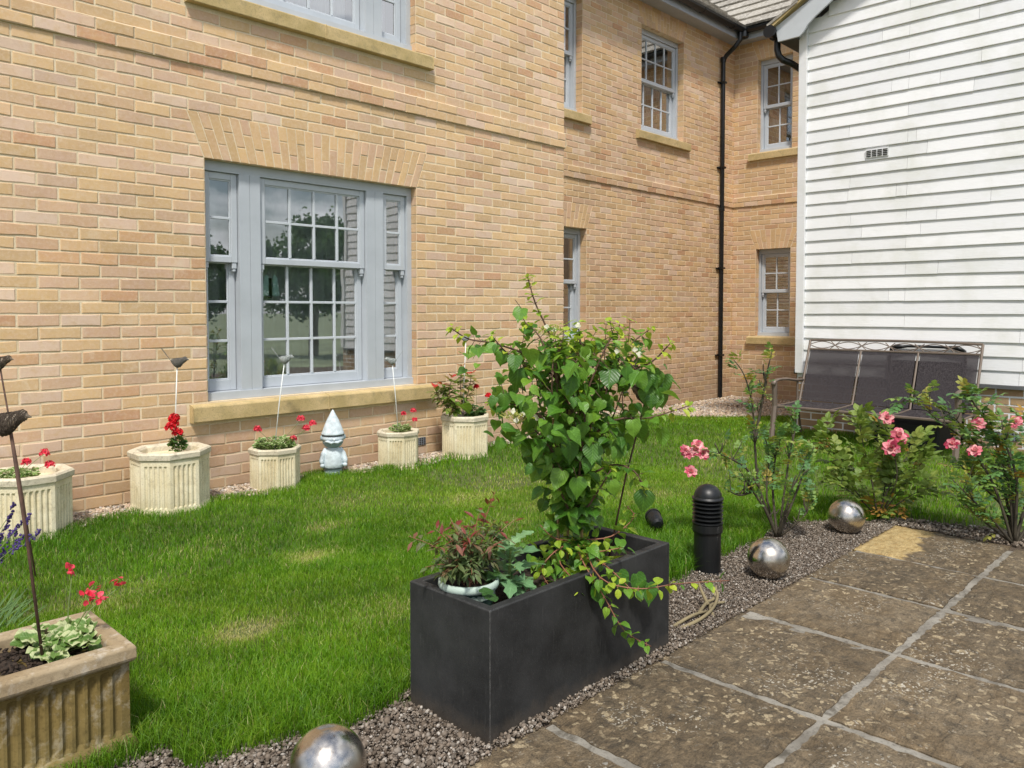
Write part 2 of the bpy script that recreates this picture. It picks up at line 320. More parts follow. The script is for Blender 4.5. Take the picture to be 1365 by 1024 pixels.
# measured positions (metres)
HYD=[[[-3.949, -3.423, 0.464], [-3.944, -3.418, 0.656], [-3.941, -3.38, 0.867], [-3.977, -3.364, 1.03], [-4.009, -3.353, 1.164], [-4.05, -3.318, 1.284], [-4.067, -3.295, 1.381]], [[-3.983, -3.359, 1.017], [-4.071, -3.306, 1.099], [-4.167, -3.234, 1.144], [-4.237, -3.175, 1.16], [-4.278, -3.131, 1.197]], [[-3.979, -3.367, 0.937], [-4.094, -3.328, 1.056], [-4.162, -3.284, 1.115], [-4.21, -3.26, 1.175]], [[-3.934, -3.424, 0.736], [-3.863, -3.444, 0.92], [-3.794, -3.509, 1.028], [-3.746, -3.599, 1.076], [-3.698, -3.645, 1.142]], [[-3.881, -3.442, 0.894], [-3.803, -3.455, 1.052], [-3.772, -3.479, 1.211]], [[-3.842, -3.462, 1.001], [-3.76, -3.51, 1.129], [-3.701, -3.567, 1.195]], [[-3.941, -3.456, 0.795], [-3.882, -3.542, 0.877], [-3.799, -3.627, 0.885], [-3.71, -3.731, 0.928]], [[-3.96, -3.397, 0.736], [-4.055, -3.363, 0.877], [-4.125, -3.303, 0.931], [-4.174, -3.223, 0.944]], [[-3.915, -3.419, 0.652], [-3.855, -3.507, 0.71], [-3.841, -3.594, 0.699], [-3.827, -3.625, 0.643]], [[-3.972, -3.431, 0.663], [-4.077, -3.418, 0.781], [-4.126, -3.392, 0.848], [-4.152, -3.364, 0.887]], [[-3.965, -3.442, 0.61], [-4.005, -3.492, 0.781], [-3.994, -3.498, 0.884], [-4.024, -3.49, 0.989]], [[-3.945, -3.419, 0.603], [-3.822, -3.395, 0.745], [-3.754, -3.43, 0.853], [-3.722, -3.457, 0.965]], [[-3.944, -3.418, 0.656], [-3.917, -3.296, 0.773], [-3.952, -3.252, 0.911], [-3.973, -3.253, 1.024]], [[-3.963, -3.435, 0.502], [-4.048, -3.427, 0.648], [-4.078, -3.418, 0.755]], [[-3.963, -3.435, 0.502], [-3.932, -3.517, 0.643], [-3.903, -3.543, 0.708]], [[-3.941, -3.415, 0.763], [-3.923, -3.424, 0.95], [-3.919, -3.42, 1.11], [-3.925, -3.407, 1.217]], [[-3.977, -3.444, 0.877], [-4.076, -3.433, 1.04], [-4.109, -3.393, 1.168], [-4.143, -3.355, 1.219]], [[-3.962, -3.456, 0.929], [-3.936, -3.517, 1.089], [-3.907, -3.543, 1.166]]]
TRL=[[[-3.961, -3.44, 0.449], [-4.078, -3.436, 0.433], [-4.141, -3.431, 0.382], [-4.135, -3.469, 0.326]], [[-3.961, -3.44, 0.449], [-4.046, -3.526, 0.42], [-4.076, -3.645, 0.33], [-4.057, -3.712, 0.232], [-4.014, -3.787, 0.188]], [[-3.952, -3.45, 0.443], [-4.067, -3.622, 0.384], [-4.023, -3.74, 0.365], [-3.938, -3.84, 0.385], [-3.826, -3.956, 0.395]], [[-3.937, -3.437, 0.443], [-3.862, -3.513, 0.456], [-3.788, -3.557, 0.518], [-3.805, -3.537, 0.558]], [[-3.961, -3.44, 0.449], [-3.988, -3.529, 0.42], [-4.016, -3.645, 0.39], [-4.007, -3.744, 0.325]], [[-3.965, -3.436, 0.449], [-4.028, -3.428, 0.46], [-4.07, -3.412, 0.479], [-4.096, -3.383, 0.518]], [[-3.946, -3.428, 0.437], [-3.966, -3.494, 0.421], [-3.97, -3.547, 0.433], [-3.916, -3.602, 0.446]], [[-3.95, -3.424, 0.437], [-4.069, -3.446, 0.408], [-4.112, -3.548, 0.365], [-4.119, -3.571, 0.335]]]
CANES=[[[-3.994, -3.381, 0.376], [-3.989, -3.365, 0.763], [-3.994, -3.355, 0.87]], [[-3.972, -3.404, 0.376], [-3.961, -3.394, 0.763], [-3.952, -3.396, 0.923]], [[-3.938, -3.438, 0.389], [-3.907, -3.422, 0.76], [-3.881, -3.442, 0.867]], [[-3.81, -3.498, 0.387], [-3.804, -3.5, 0.482], [-3.773, -3.523, 0.646], [-3.749, -3.537, 0.836], [-3.731, -3.551, 0.931]]]
LACE=[[-4.03, -3.386, 1.197], [-3.861, -3.564, 1.134], [-4.183, -3.359, 0.91]]
BRACT=[[-4.053, -3.406, 1.193], [-4.069, -3.389, 1.203], [-3.904, -3.564, 1.12], [-3.86, -3.608, 1.125], [-3.85, -3.619, 1.11], [-4.202, -3.37, 0.892], [-4.186, -3.385, 0.912], [-4.11, -3.378, 0.892], [-4.094, -3.395, 0.884], [-3.962, -3.441, 1.207], [-4.201, -3.355, 0.921]]
BIGL=[[-4.14, -3.328, 1.244], [-4.137, -3.363, 1.188], [-4.189, -3.286, 1.095], [-4.166, -3.342, 1.027], [-4.172, -3.283, 0.946], [-4.072, -3.497, 1.006], [-4.073, -3.514, 0.951], [-3.855, -3.633, 1.018], [-3.805, -3.614, 1.003], [-3.907, -3.607, 1.045], [-4.173, -3.383, 0.929], [-4.119, -3.487, 0.833], [-4.05, -3.528, 0.854], [-4.018, -3.551, 0.777], [-4.024, -3.533, 0.737], [-4.129, -3.446, 0.854], [-3.878, -3.619, 0.858], [-3.844, -3.638, 0.601], [-4.136, -3.357, 0.781], [-4.112, -3.414, 0.721], [-4.092, -3.465, 0.687], [-4.049, -3.511, 0.661], [-3.932, -3.574, 0.652], [-3.875, -3.554, 0.772], [-4.126, -3.409, 1.087], [-4.003, -3.505, 1.117], [-3.988, -3.558, 0.94], [-4.094, -3.515, 0.79], [-4.133, -3.466, 0.957], [-4.128, -3.306, 0.813], [-3.832, -3.609, 0.839], [-3.948, -3.566, 1.027], [-4.099, -3.436, 1.092], [-4.037, -3.516, 1.042]]
ROSE1=[[[-2.0, -3.245, 0.014], [-2.059, -3.17, 0.283], [-2.07, -3.146, 0.531], [-2.073, -3.131, 0.738], [-2.1, -3.094, 0.904], [-2.138, -3.051, 0.987]], [[-2.07, -3.146, 0.531], [-2.038, -3.167, 0.738], [-2.013, -3.183, 0.904], [-1.99, -3.201, 1.036]], [[-2.0, -3.245, 0.014], [-2.086, -3.22, 0.172], [-2.167, -3.172, 0.301], [-2.225, -3.136, 0.407]], [[-2.159, -3.182, 0.281], [-2.229, -3.139, 0.265], [-2.303, -3.09, 0.31]], [[-1.991, -3.254, 0.014], [-1.917, -3.247, 0.23], [-1.862, -3.249, 0.434], [-1.815, -3.26, 0.599], [-1.827, -3.242, 0.705]], [[-1.991, -3.254, 0.014], [-1.922, -3.314, 0.242], [-1.825, -3.333, 0.398], [-1.793, -3.36, 0.502]], [[-1.985, -3.26, 0.014], [-1.944, -3.368, 0.131], [-1.899, -3.409, 0.233]], [[-1.997, -3.248, 0.014], [-1.913, -3.178, 0.261], [-1.892, -3.188, 0.472], [-1.874, -3.2, 0.599]], [[-2.003, -3.242, 0.014], [-1.984, -3.178, 0.23], [-1.923, -3.158, 0.43], [-1.94, -3.133, 0.578]], [[-2.059, -3.17, 0.283], [-2.105, -3.117, 0.387], [-2.221, -3.066, 0.458], [-2.309, -3.016, 0.496], [-2.383, -2.967, 0.516]], [[-1.994, -3.251, 0.014], [-2.006, -3.302, 0.172], [-1.98, -3.322, 0.295], [-1.915, -3.384, 0.397]]]
FL1=[[-2.415, -2.936, 0.492], [-2.386, -2.965, 0.508], [-2.376, -3.005, 0.495], [-2.406, -2.95, 0.391], [-2.423, -2.927, 0.508], [-2.359, -2.962, 0.533]]
PEON=[[[-1.157, -3.488, 0.003], [-1.104, -3.532, 0.185], [-1.036, -3.593, 0.344], [-0.97, -3.656, 0.458]], [[-1.163, -3.481, 0.003], [-1.163, -3.398, 0.22], [-1.205, -3.276, 0.349]], [[-1.157, -3.488, 0.003], [-1.181, -3.448, 0.276], [-1.208, -3.411, 0.458], [-1.22, -3.391, 0.595]], [[-1.15, -3.495, 0.003], [-1.124, -3.581, 0.241], [-1.135, -3.56, 0.422], [-1.162, -3.524, 0.557]], [[-1.157, -3.488, 0.003], [-1.35, -3.424, 0.163], [-1.456, -3.31, 0.252]], [[-1.157, -3.488, 0.003], [-1.063, -3.648, 0.151], [-0.984, -3.727, 0.196]], [[-1.15, -3.495, 0.003], [-1.014, -3.48, 0.209], [-1.026, -3.458, 0.395]], [[-1.163, -3.481, 0.003], [-1.328, -3.371, 0.241], [-1.336, -3.281, 0.413], [-1.383, -3.231, 0.458]], [[-1.15, -3.495, 0.003], [-0.917, -3.58, 0.209], [-0.832, -3.659, 0.349]]]
FL2=[[-1.207, -3.547, 0.622], [-1.16, -3.601, 0.515], [-1.214, -3.577, 0.447]]
ROSE3=[[[-1.168, -4.197, -0.008], [-1.217, -4.131, 0.257], [-1.27, -4.069, 0.42], [-1.323, -4.007, 0.543], [-1.456, -3.893, 0.668], [-1.562, -3.791, 0.79], [-1.623, -3.732, 0.73]], [[-1.162, -4.203, -0.008], [-1.174, -4.174, 0.298], [-1.211, -4.125, 0.502], [-1.263, -4.062, 0.685]], [[-1.162, -4.203, -0.008], [-1.104, -4.248, 0.257], [-1.083, -4.257, 0.502], [-1.106, -4.222, 0.705]], [[-1.168, -4.197, -0.008], [-1.306, -4.118, 0.148], [-1.387, -4.028, 0.269], [-1.441, -3.968, 0.35]], [[-1.162, -4.203, -0.008], [-1.076, -4.139, 0.15], [-1.188, -4.015, 0.317], [-1.244, -3.953, 0.401]], [[-1.154, -4.211, -0.008], [-1.078, -4.28, 0.176], [-1.028, -4.317, 0.42], [-1.009, -4.327, 0.624]], [[-1.162, -4.203, -0.008], [-1.086, -4.119, 0.317], [-1.183, -4.009, 0.526], [-1.252, -3.931, 0.651], [-1.288, -3.891, 0.701]], [[-1.168, -4.197, -0.008], [-1.292, -4.062, 0.135], [-1.346, -4.001, 0.217]], [[-1.162, -4.203, -0.008], [-1.202, -4.214, 0.35], [-1.239, -4.165, 0.551], [-1.25, -4.148, 0.672]], [[-1.162, -4.203, -0.008], [-1.17, -4.171, 0.42], [-1.29, -4.031, 0.746], [-1.331, -3.985, 0.807]]]
FL3=[[-1.491, -3.978, 0.551], [-1.409, -4.064, 0.516], [-1.368, -4.07, 0.656], [-1.197, -4.203, 0.66]]
G1=[[-4.08, -0.3, 0.557], [-4.102, -0.32, 0.533], [-4.061, -0.32, 0.501], [-4.074, -0.3, 0.589]]
G0=[[-4.883, -0.3, 0.426], [-4.794, -0.3, 0.464], [-4.769, -0.3, 0.397]]
G2=[[-3.493, -0.25, 0.45], [-3.155, -0.24, 0.487], [-3.113, -0.24, 0.418], [-3.046, -0.22, 0.442], [-3.227, -0.26, 0.358]]
G3=[[-2.123, -0.22, 0.449], [-2.237, -0.24, 0.437], [-2.108, -0.22, 0.375]]
G4=[[-1.482, -0.28, 0.602], [-1.338, -0.28, 0.514]]
PHO=[[[-1.621, -0.27, 0.382], [-1.655, -0.27, 0.588], [-1.637, -0.27, 0.778]], [[-1.621, -0.27, 0.382], [-1.799, -0.3, 0.539], [-1.782, -0.3, 0.693]], [[-1.621, -0.27, 0.382], [-1.772, -0.25, 0.501], [-1.837, -0.25, 0.632]], [[-1.621, -0.27, 0.382], [-1.848, -0.28, 0.479], [-1.876, -0.2, 0.6]], [[-1.638, -0.27, 0.428], [-1.533, -0.24, 0.577], [-1.506, -0.24, 0.705]]]
GT=[[-5.339, -2.6, 0.471], [-5.319, -2.72, 0.421], [-5.207, -2.6, 0.399]]
BIRDS=[[-4.042, -0.28, 0.932], [-3.279, -0.24, 0.915], [-2.33, -0.22, 0.859], [-1.603, -0.28, 1.018]]
RODB=[[-4.064, -0.28, 0.436], [-3.361, -0.24, 0.346], [-2.275, -0.22, 0.32], [-1.639, -0.28, 0.429]]
LAV=[[-5.238, -1.5, 0.435], [-5.255, -1.5, 0.385], [-5.221, -1.5, 0.357], [-5.229, -1.55, 0.31], [-5.162, -1.4, 0.27], [-5.136, -1.3, 0.343], [-5.28, -1.5, 0.323], [-5.225, -1.4, 0.309], [-5.233, -1.5, 0.288], [-5.074, -1.2, 0.247], [-5.276, -1.5, 0.26], [-5.31, -1.5, 0.396], [-5.318, -1.45, 0.45], [-5.298, -1.4, 0.312]]
NAND=[[-4.397, -3.335, 0.416], [-4.388, -3.337, 0.567], [-4.43, -3.293, 0.591], [-4.361, -3.362, 0.615], [-4.312, -3.381, 0.671], [-4.452, -3.244, 0.549], [-4.493, -3.159, 0.516], [-4.242, -3.415, 0.578], [-4.448, -3.349, 0.533], [-4.407, -3.392, 0.509]]
KALE=[[-4.305, -3.414, 0.319], [-4.302, -3.412, 0.416], [-4.31, -3.396, 0.563], [-4.268, -3.44, 0.55], [-4.335, -3.431, 0.489], [-4.27, -3.442, 0.465], [-4.357, -3.426, 0.433], [-4.36, -3.469, 0.372]]
BIRD2=[[-5.138, -0.938, 1.012], [-5.044, -1.089, 0.0]]
WB3=[[-3.681, -3.529, 0.953]]
# ---------------------------------------------------------------- geometry helpers
class MB:
    def __init__(s): s.v=[]; s.f=[]; s.a=[]; s.mi=[]; s.cur=(0.,.5,.5); s.mat=0
    def vert(s,p,a=None): s.v.append((p[0],p[1],p[2])); s.a.append(a or s.cur); return len(s.v)-1
    def face(s,idx): s.f.append(tuple(idx)); s.mi.append(s.mat)
    def quad(s,*ps):
        s.face([s.vert(p) for p in ps])
    def box(s,x0,x1,y0,y1,z0,z1):
        i=[s.vert((x,y,z)) for z in (z0,z1) for x,y in ((x0,y0),(x1,y0),(x1,y1),(x0,y1))]
        for f in ((0,3,2,1),(4,5,6,7),(0,1,5,4),(1,2,6,5),(2,3,7,6),(3,0,4,7)): s.face([i[k] for k in f])
    def obox(s,c,ax,ay,az,hx,hy,hz):
        c=Vector(c); i=[]
        for z in (-1,1):
            for x,y in ((-1,-1),(1,-1),(1,1),(-1,1)): i.append(s.vert(c+ax*(x*hx)+ay*(y*hy)+az*(z*hz)))
        for f in ((0,3,2,1),(4,5,6,7),(0,1,5,4),(1,2,6,5),(2,3,7,6),(3,0,4,7)): s.face([i[k] for k in f])
    def ring_loft(s,rings,cap=True,closed=True):
        n=len(rings[0]); ids=[[s.vert(p) for p in r] for r in rings]
        for a,b in zip(ids,ids[1:]):
            for k in range(n if closed else n-1):
                k2=(k+1)%n; s.face((a[k],a[k2],b[k2],b[k]))
        if cap: s.face(list(reversed(ids[0]))); s.face(ids[-1])
        return ids
    def tube(s,pts,r,seg=6,cap=True,sq=1.):
        pts=[Vector(p) for p in pts]; n=len(pts)
        rr=r if isinstance(r,(list,tuple)) else [r]*n
        rings=[]; ref=None
        for i,p in enumerate(pts):
            t=(pts[min(i+1,n-1)]-pts[max(i-1,0)])
            if t.length<1e-9: t=Vector((0,0,1))
            t.normalize()
            if ref is None:
                ref=Vector((0,0,1)) if abs(t.z)<.9 else Vector((1,0,0))
            a=(ref-t*ref.dot(t)).normalized(); b=t.cross(a); ref=a
            rings.append([p+a*(math.cos(2*math.pi*k/seg)*rr[i])+b*(math.sin(2*math.pi*k/seg)*rr[i]*sq) for k in range(seg)])
        s.ring_loft(rings,cap)
    def lathe(s,prof,seg=24,c=(0,0,0),ax=None,sx=1.,sy=1.,rot=0.):
        rings=[[ (c[0]+r*sx*math.cos(rot+2*math.pi*k/seg),c[1]+r*sy*math.sin(rot+2*math.pi*k/seg),c[2]+z) for k in range(seg)] for r,z in prof]
        if ax is not None:
            rings=[[Vector(c)+ax@(Vector(p)-Vector(c)) for p in rg] for rg in rings]
        s.ring_loft(rings,True)
    def blob(s,c,r,seg=8,rg=5,jit=0.,sc=(1,1,1)):
        rings=[]
        for i in range(1,rg):
            th=math.pi*i/rg
            rings.append([(c[0]+sc[0]*r*math.sin(th)*math.cos(2*math.pi*k/seg)*(1+random.uniform(-jit,jit)),c[1]+sc[1]*r*math.sin(th)*math.sin(2*math.pi*k/seg)*(1+random.uniform(-jit,jit)),c[2]-sc[2]*r*math.cos(th)*(1+random.uniform(-jit,jit))) for k in range(seg)])
        ids=[[s.vert(p) for p in q] for q in rings]
        for a,b in zip(ids,ids[1:]):
            for k in range(seg): s.face((a[k],a[(k+1)%seg],b[(k+1)%seg],b[k]))
        t=s.vert((c[0],c[1],c[2]-sc[2]*r)); u=s.vert((c[0],c[1],c[2]+sc[2]*r))
        for k in range(seg): s.face((t,ids[0][(k+1)%seg],ids[0][k])); s.face((u,ids[-1][k],ids[-1][(k+1)%seg]))
    def leaf(s,pos,d,up,L,W,shape='heart',fold=.25,droop=.25,b=None,lobes=0,wave=.03):
        d=Vector(d).normalized(); up=Vector(up); 
        sd=d.cross(up)
        if sd.length<1e-4: sd=d.cross(Vector((1,.3,0)))
        sd.normalize(); n=sd.cross(d).normalized(); pos=Vector(pos)
        if b is None: b=random.random()
        P=SHAPES[shape]; rows=[]
        if lobes:
            P2=[]
            for i in range(len(P)-1):
                (t0,w0),(t1,w1)=P[i],P[i+1]
                P2+= [(t0,w0),((t0+t1)/2,(w0+w1)/2*(1-lobes))]
            P=P2+[P[-1]]
        for t,w in P:
            tm=max(t,0.); w=w*W*(1+random.uniform(-wave,wave)*2)
            def pt(tt,side,h): return pos+d*(tt*L)+sd*side+n*(h-droop*L*tt*tt)
            wv=math.sin(t*9+b*20)*wave*W
            l=pt(t,-w,fold*w+wv); m=pt(tm,0,0); r=pt(t,w,fold*w-wv)
            rows.append((s.vert(l,(t,0.5-w/W/1.0 if W else 0,b)),s.vert(m,(tm,.5,b)),s.vert(r,(t,.5+w/W,b))))
        for a,c in zip(rows,rows[1:]):
            s.face((a[0],a[1],c[1],c[0])); s.face((a[1],a[2],c[2],c[1]))
    def petals(s,c,r,n,size,ax=None):
        for _ in range(n):
            th=random.uniform(0,6.283); ph=math.acos(random.uniform(-.3,1))
            o=Vector((math.sin(ph)*math.cos(th),math.sin(ph)*math.sin(th),math.cos(ph)))
            if ax is not None: o=ax@o
            p=Vector(c)+o*r*random.uniform(.6,1.)
            u=o.cross(Vector((random.uniform(-1,1),random.uniform(-1,1),random.uniform(-1,1)))).normalized(); w=o.cross(u)
            s.cur=(random.random(),random.random(),.5)
            k=5; ids=[s.vert(p+(u*math.cos(6.283*i/k)+w*math.sin(6.283*i/k)*.8)*size*random.uniform(.8,1.15)+o*size*.35*(i%2)) for i in range(k)]
            m=s.vert(p-o*size*.25)
            for i in range(k): s.face((m,ids[i],ids[(i+1)%k]))
        s.cur=(0,.5,.5)
    def build(s,name,mats,parent=None,mx=None,smooth=False,bevel=0):
        me=bpy.data.meshes.new(name); me.from_pydata(s.v,[],s.f)
        if not isinstance(mats,(list,tuple)): mats=[mats]
        for m in mats: me.materials.append(M[m] if isinstance(m,str) else m)
        at=me.attributes.new('rnd','FLOAT_COLOR','POINT')
        arr=np.ones((len(s.v),4),dtype=np.float32)
        if s.v: arr[:,:3]=np.array(s.a,dtype=np.float32)
        at.data.foreach_set('color',arr.ravel())
        me.polygons.foreach_set('material_index',np.array(s.mi,dtype=np.int32))
        if smooth: me.polygons.foreach_set('use_smooth',np.ones(len(s.f),dtype=bool))
        me.update()
        o=bpy.data.objects.new(name,me); COL.objects.link(o)
        if mx is not None: o.matrix_world=mx
        if parent is not None:
            o.parent=parent
            # parent matrices are pure transforms; keep local = inverse(parent) * world
            if mx is not None: o.matrix_parent_inverse=world(parent).inverted()
        if bevel:
            b=o.modifiers.new('bevel','BEVEL'); b.width=bevel; b.segments=2; b.limit_method='ANGLE'
        return o
SHAPES={
 'heart':[(-.07,.16),(-.05,.33),(.05,.46),(.2,.53),(.38,.53),(.56,.44),(.73,.29),(.87,.13),(.95,.05),(1.05,.0)],
 'oval':[(0,.02),(.12,.24),(.3,.44),(.5,.5),(.7,.42),(.88,.2),(1.,.0)],
 'lance':[(0,.02),(.2,.3),(.42,.5),(.65,.38),(.85,.16),(1.,.0)],
 'round':[(-.12,.25),(-.02,.44),(.2,.52),(.45,.54),(.7,.44),(.9,.24),(.98,.06)],
 'lobed':[(0,.05),(.12,.30),(.2,.16),(.34,.48),(.42,.24),(.56,.52),(.63,.26),(.78,.36),(.84,.16),(1.,.0)],
 'strap':[(0,.4),(.3,.5),(.7,.4),(1.,.05)],
}
def world(o):
    m=o.matrix_basis.copy(); p=o.parent
    if p is not None: m=world(p)@o.matrix_parent_inverse@m
    return m
def tag(o,label=None,cat=None,group=None,kind=None):
    if label: o['label']=label
    if cat: o['category']=cat
    if group: o['group']=group
    if kind: o['kind']=kind
    return o
def empty(name,loc=(0,0,0),label=None,cat=None,group=None):
    o=bpy.data.objects.new(name,None); COL.objects.link(o); o.location=loc; o.empty_display_size=.1
    return tag(o,label,cat,group)
def copy_tree(o,parent=None):
    c=o.copy(); COL.objects.link(c); c.parent=parent
    if parent is not None: c.matrix_parent_inverse=o.matrix_parent_inverse.copy()
    for ch in list(o.children): copy_tree(ch,c)
    return c
def off(parent):   # mesh coordinates are world coordinates: cancel the parent's location
    return Matrix.Identity(4)
I4=Matrix.Identity(4)
def wallmx(ox,oy,rot): return Matrix.Translation((ox,oy,0))@Matrix.Rotation(R(rot),4,'Z')
MA=wallmx(0,0,0); MBm=wallmx(0,1.06,0); MC=wallmx(5.40,0,-90); MD=wallmx(2.0,0,-90)
SKEW=.115
def brick_wall(u0,u1,n0,n1,holes=(),arches=(),proud=(),shift=0.,seed=0):
    """bricks in a wall frame: x along, y into the wall, z up; n = course numbers (z=.0375+.075n)."""
    rd=random.Random(seed); mb=MB()
    for n in range(n0,n1):
        z0=.0375+n*.075; z1=z0+.075; zb,zt=z0+.0058,z1-.0055
        yo=-.018 if n in proud else 0.
        def blocks(z):
            bl=[(a-.004,b+.004) for a,b,c,d in holes if c-.002<=(z0+z1)/2<=d+.002]
            for a,b,c,h in arches:
                if c-.002<=(z0+z1)/2<=c+h:
                    k=(z-c)/h*SKEW*(h/.3); bl.append((a-k-.004,b+k+.004))
            return sorted(bl)
        bb,bt=blocks(zb),blocks(zt)
        # free spans as (left_b,left_t,right_b,right_t)
        spans=[]; lb=lt=u0
        for (a,b),(c,d) in zip(bb,bt):
            spans.append((lb,lt,a,c)); lb,lt=b,d
        spans.append((lb,lt,u1,u1))
        ph=(.1125 if (n%2) else 0.)+shift
        for lb,lt,rb,rt in spans:
            if min(rb,rt)-max(lb,lt)<.02: continue
            k0=math.floor((min(lb,lt)-ph)/.225); k1=math.ceil((max(rb,rt)-ph)/.225)
            cuts=[]
            for k in range(k0,k1+1):
                x=ph+k*.225
                if max(lb,lt)+.045<x<min(rb,rt)-.045: cuts.append(x+rd.uniform(-.004,.004))
            ed=[(lb+.001,lt+.001)]+[(x,x) for x in cuts]+[(rb-.001,rt-.001)]
            for i in range(len(ed)-1):
                j=lambda:rd.gauss(0,.0016)
                g=.0058
                a0,a1=ed[i]; b0,b1=ed[i+1]
                if i>0: a0+=g;a1+=g
                if i<len(ed)-2: b0-=g;b1-=g
                br=(rd.random(),rd.random(),rd.random() if rd.random()<.3 else 0.); mb.cur=br
                dep=yo+rd.uniform(-.0022,.0015); tz=rd.uniform(-.002,.002); sg=rd.uniform(-.0015,.0015)
                T=[0,.33,.66,1]
                bot=[(a0+(b0-a0)*t,zb+j()*.9+tz*(t-.5)) for t in T]; top=[(a1+(b1-a1)*t,zt+j()*.9+tz*(t-.5)) for t in T]
                ring=bot+top[::-1]; cx=sum(p[0] for p in ring)/8; cz=(zb+zt)/2
                def rg(ins,y): 
                    out=[]
                    for q,(x,z) in enumerate(ring):
                        dx=ins if x<cx-.001 and q in (0,7) else (-ins if q in (3,4) else 0)
                        out.append((x+dx,y+sg*(x-cx)*5,z+(ins if q<4 else -ins)))
                    return out
                r0=[mb.vert(p) for p in rg(0,yo+.012)]; r1=[mb.vert(p) for p in rg(0,dep+.0022)]; r2=[mb.vert(p) for p in rg(.0028,dep)]
                for a,b in ((r0,r1),(r1,r2)):
                    for q in range(8): q2=(q+1)%8; mb.face((a[q],a[q2],b[q2],b[q]))
                mb.face(r2)
    return mb
def flat_arch(x0,x1,z,h=.30,seed=0):
    rd=random.Random(seed); mb=MB(); n=max(3,round((x1-x0)/.0655))
    for i in range(n):
        f0,f1=i/n,(i+1)/n; g=.0045; sk=SKEW*(h/.3)
        def X(f,t): return (x0-sk*t)+f*((x1-x0)+2*sk*t)
        split=.66 if i%2==0 else .36
        segs=((0.,1-split),(1-split,1.))
        for (t0,t1) in segs:
            mb.cur=(rd.random()*.75,rd.random(),0.)
            ta,tb=t0+ (.012 if t0>0 else 0),t1-.012; dep=rd.uniform(-.002,.002)
            q=[(X(f0,ta)+g,z+ta*h),(X(f1,ta)-g,z+ta*h),(X(f1,tb)-g,z+tb*h),(X(f0,tb)+g,z+tb*h)]
            q=[(a+rd.uniform(-.001,.001),b+rd.uniform(-.001,.001)) for a,b in q]
            c=(sum(p[0] for p in q)/4,sum(p[1] for p in q)/4)
            r0=[mb.vert((a,.05 if t0==0 else .012,b)) for a,b in q]; r1=[mb.vert((a,dep+.002,b)) for a,b in q]
            r2=[mb.vert((a+(c[0]-a)*.06,dep,b+(.0025 if b<c[1] else -.0025))) for a,b in q]
            for a,b in ((r0,r1),(r1,r2)):
                for k in range(4): mb.face((a[k],a[(k+1)%4],b[(k+1)%4],b[k]))
            mb.face(r2)
    return mb
def backing(u0,u1,z0,z1,holes,rec=.10,back=.25,off_=.0032):
    mb=MB(); xs=sorted({u0,u1}|{h[0] for h in holes}|{h[1] for h in holes}); zs=sorted({z0,z1}|{h[2] for h in holes}|{h[3] for h in holes})
    xs=[x for x in xs if u0<=x<=u1]; zs=[q for q in zs if z0<=q<=z1]
    inh=lambda x,z:any(a<x<b and c<z<d for a,b,c,d in holes)
    for xa,xb in zip(xs,xs[1:]):
        for za,zb in zip(zs,zs[1:]):
            if not inh((xa+xb)/2,(za+zb)/2):
                mb.quad((xa,off_,za),(xb,off_,za),(xb,off_,zb),(xa,off_,zb))
                mb.quad((xa,back,za),(xa,back,zb),(xb,back,zb),(xb,back,za))
    for a,b,c,d in holes:
        mb.quad((a,off_,c),(a,off_,d),(a,back,d),(a,back,c)); mb.quad((b,off_,c),(b,back,c),(b,back,d),(b,off_,d))
        mb.quad((a,off_,d),(b,off_,d),(b,back,d),(a,back,d)); mb.quad((a,off_,c),(a,back,c),(b,back,c),(b,off_,c))
    mb.quad((u0,off_,z0),(u0,off_,z1),(u0,back,z1),(u0,back,z0)); mb.quad((u1,off_,z0),(u1,back,z0),(u1,back,z1),(u1,off_,z1))
    mb.quad((u0,off_,z1),(u1,off_,z1),(u1,back,z1),(u0,back,z1))
    return mb
def reveal_bricks(x,z0,z1,depth,side,seed):
    rd=random.Random(seed); mb=MB(); n0=int(round((z0-.0375)/.075)); n1=int(round((z1-.0375)/.075))
    for n in range(n0,n1):
        a,b=.0375+n*.075+.005,.0375+n*.075+.0695; mb.cur=(rd.random(),rd.random(),0.)
        e=.003*side; d=rd.uniform(-.001,.001)
        mb.quad((x-e+d,.003,a),(x-e+d,depth,a),(x-e+d,depth,b),(x-e+d,.003,b))
        mb.quad((x-e+d,.003,a),(x,.003,a),(x,depth,a),(x-e+d,depth,a)); mb.quad((x-e+d,.003,b),(x-e+d,depth,b),(x,depth,b),(x,.003,b))
    return mb
def sash(mb,mbb,x0,x1,z0,z1,y,cols,rows,stile=.045,top=.045,bot=.045,th=.042):
    """timber in mb, glazing bars in mbb; returns glass rect"""
    mb.box(x0,x0+stile,y,y+th,z0,z1); mb.box(x1-stile,x1,y,y+th,z0,z1)
    mb.box(x0+stile,x1-stile,y+.001,y+th,z0,z0+bot); mb.box(x0+stile,x1-stile,y+.001,y+th,z1-top,z1)
    gx0,gx1,gz0,gz1=x0+stile,x1-stile,z0+bot,z1-top
    m=.010
    for a,b,c,d in ((gx0,gx0+m,gz0,gz1),(gx1-m,gx1,gz0,gz1),(gx0+m,gx1-m,gz0,gz0+m),(gx0+m,gx1-m,gz1-m,gz1)): mbb.box(a,b,y+.010,y+.026,c,d)
    for i in range(1,cols): 
        x=gx0+(gx1-gx0)*i/cols; mbb.box(x-.009,x+.009,y+.006,y+.028,gz0+m,gz1-m)
    for i in range(1,rows):
        z=gz0+(gz1-gz0)*i/rows; mbb.box(gx0+m,gx1-m,y+.007,y+.027,z-.009,z+.009)
    return gx0,gx1,gz0,gz1
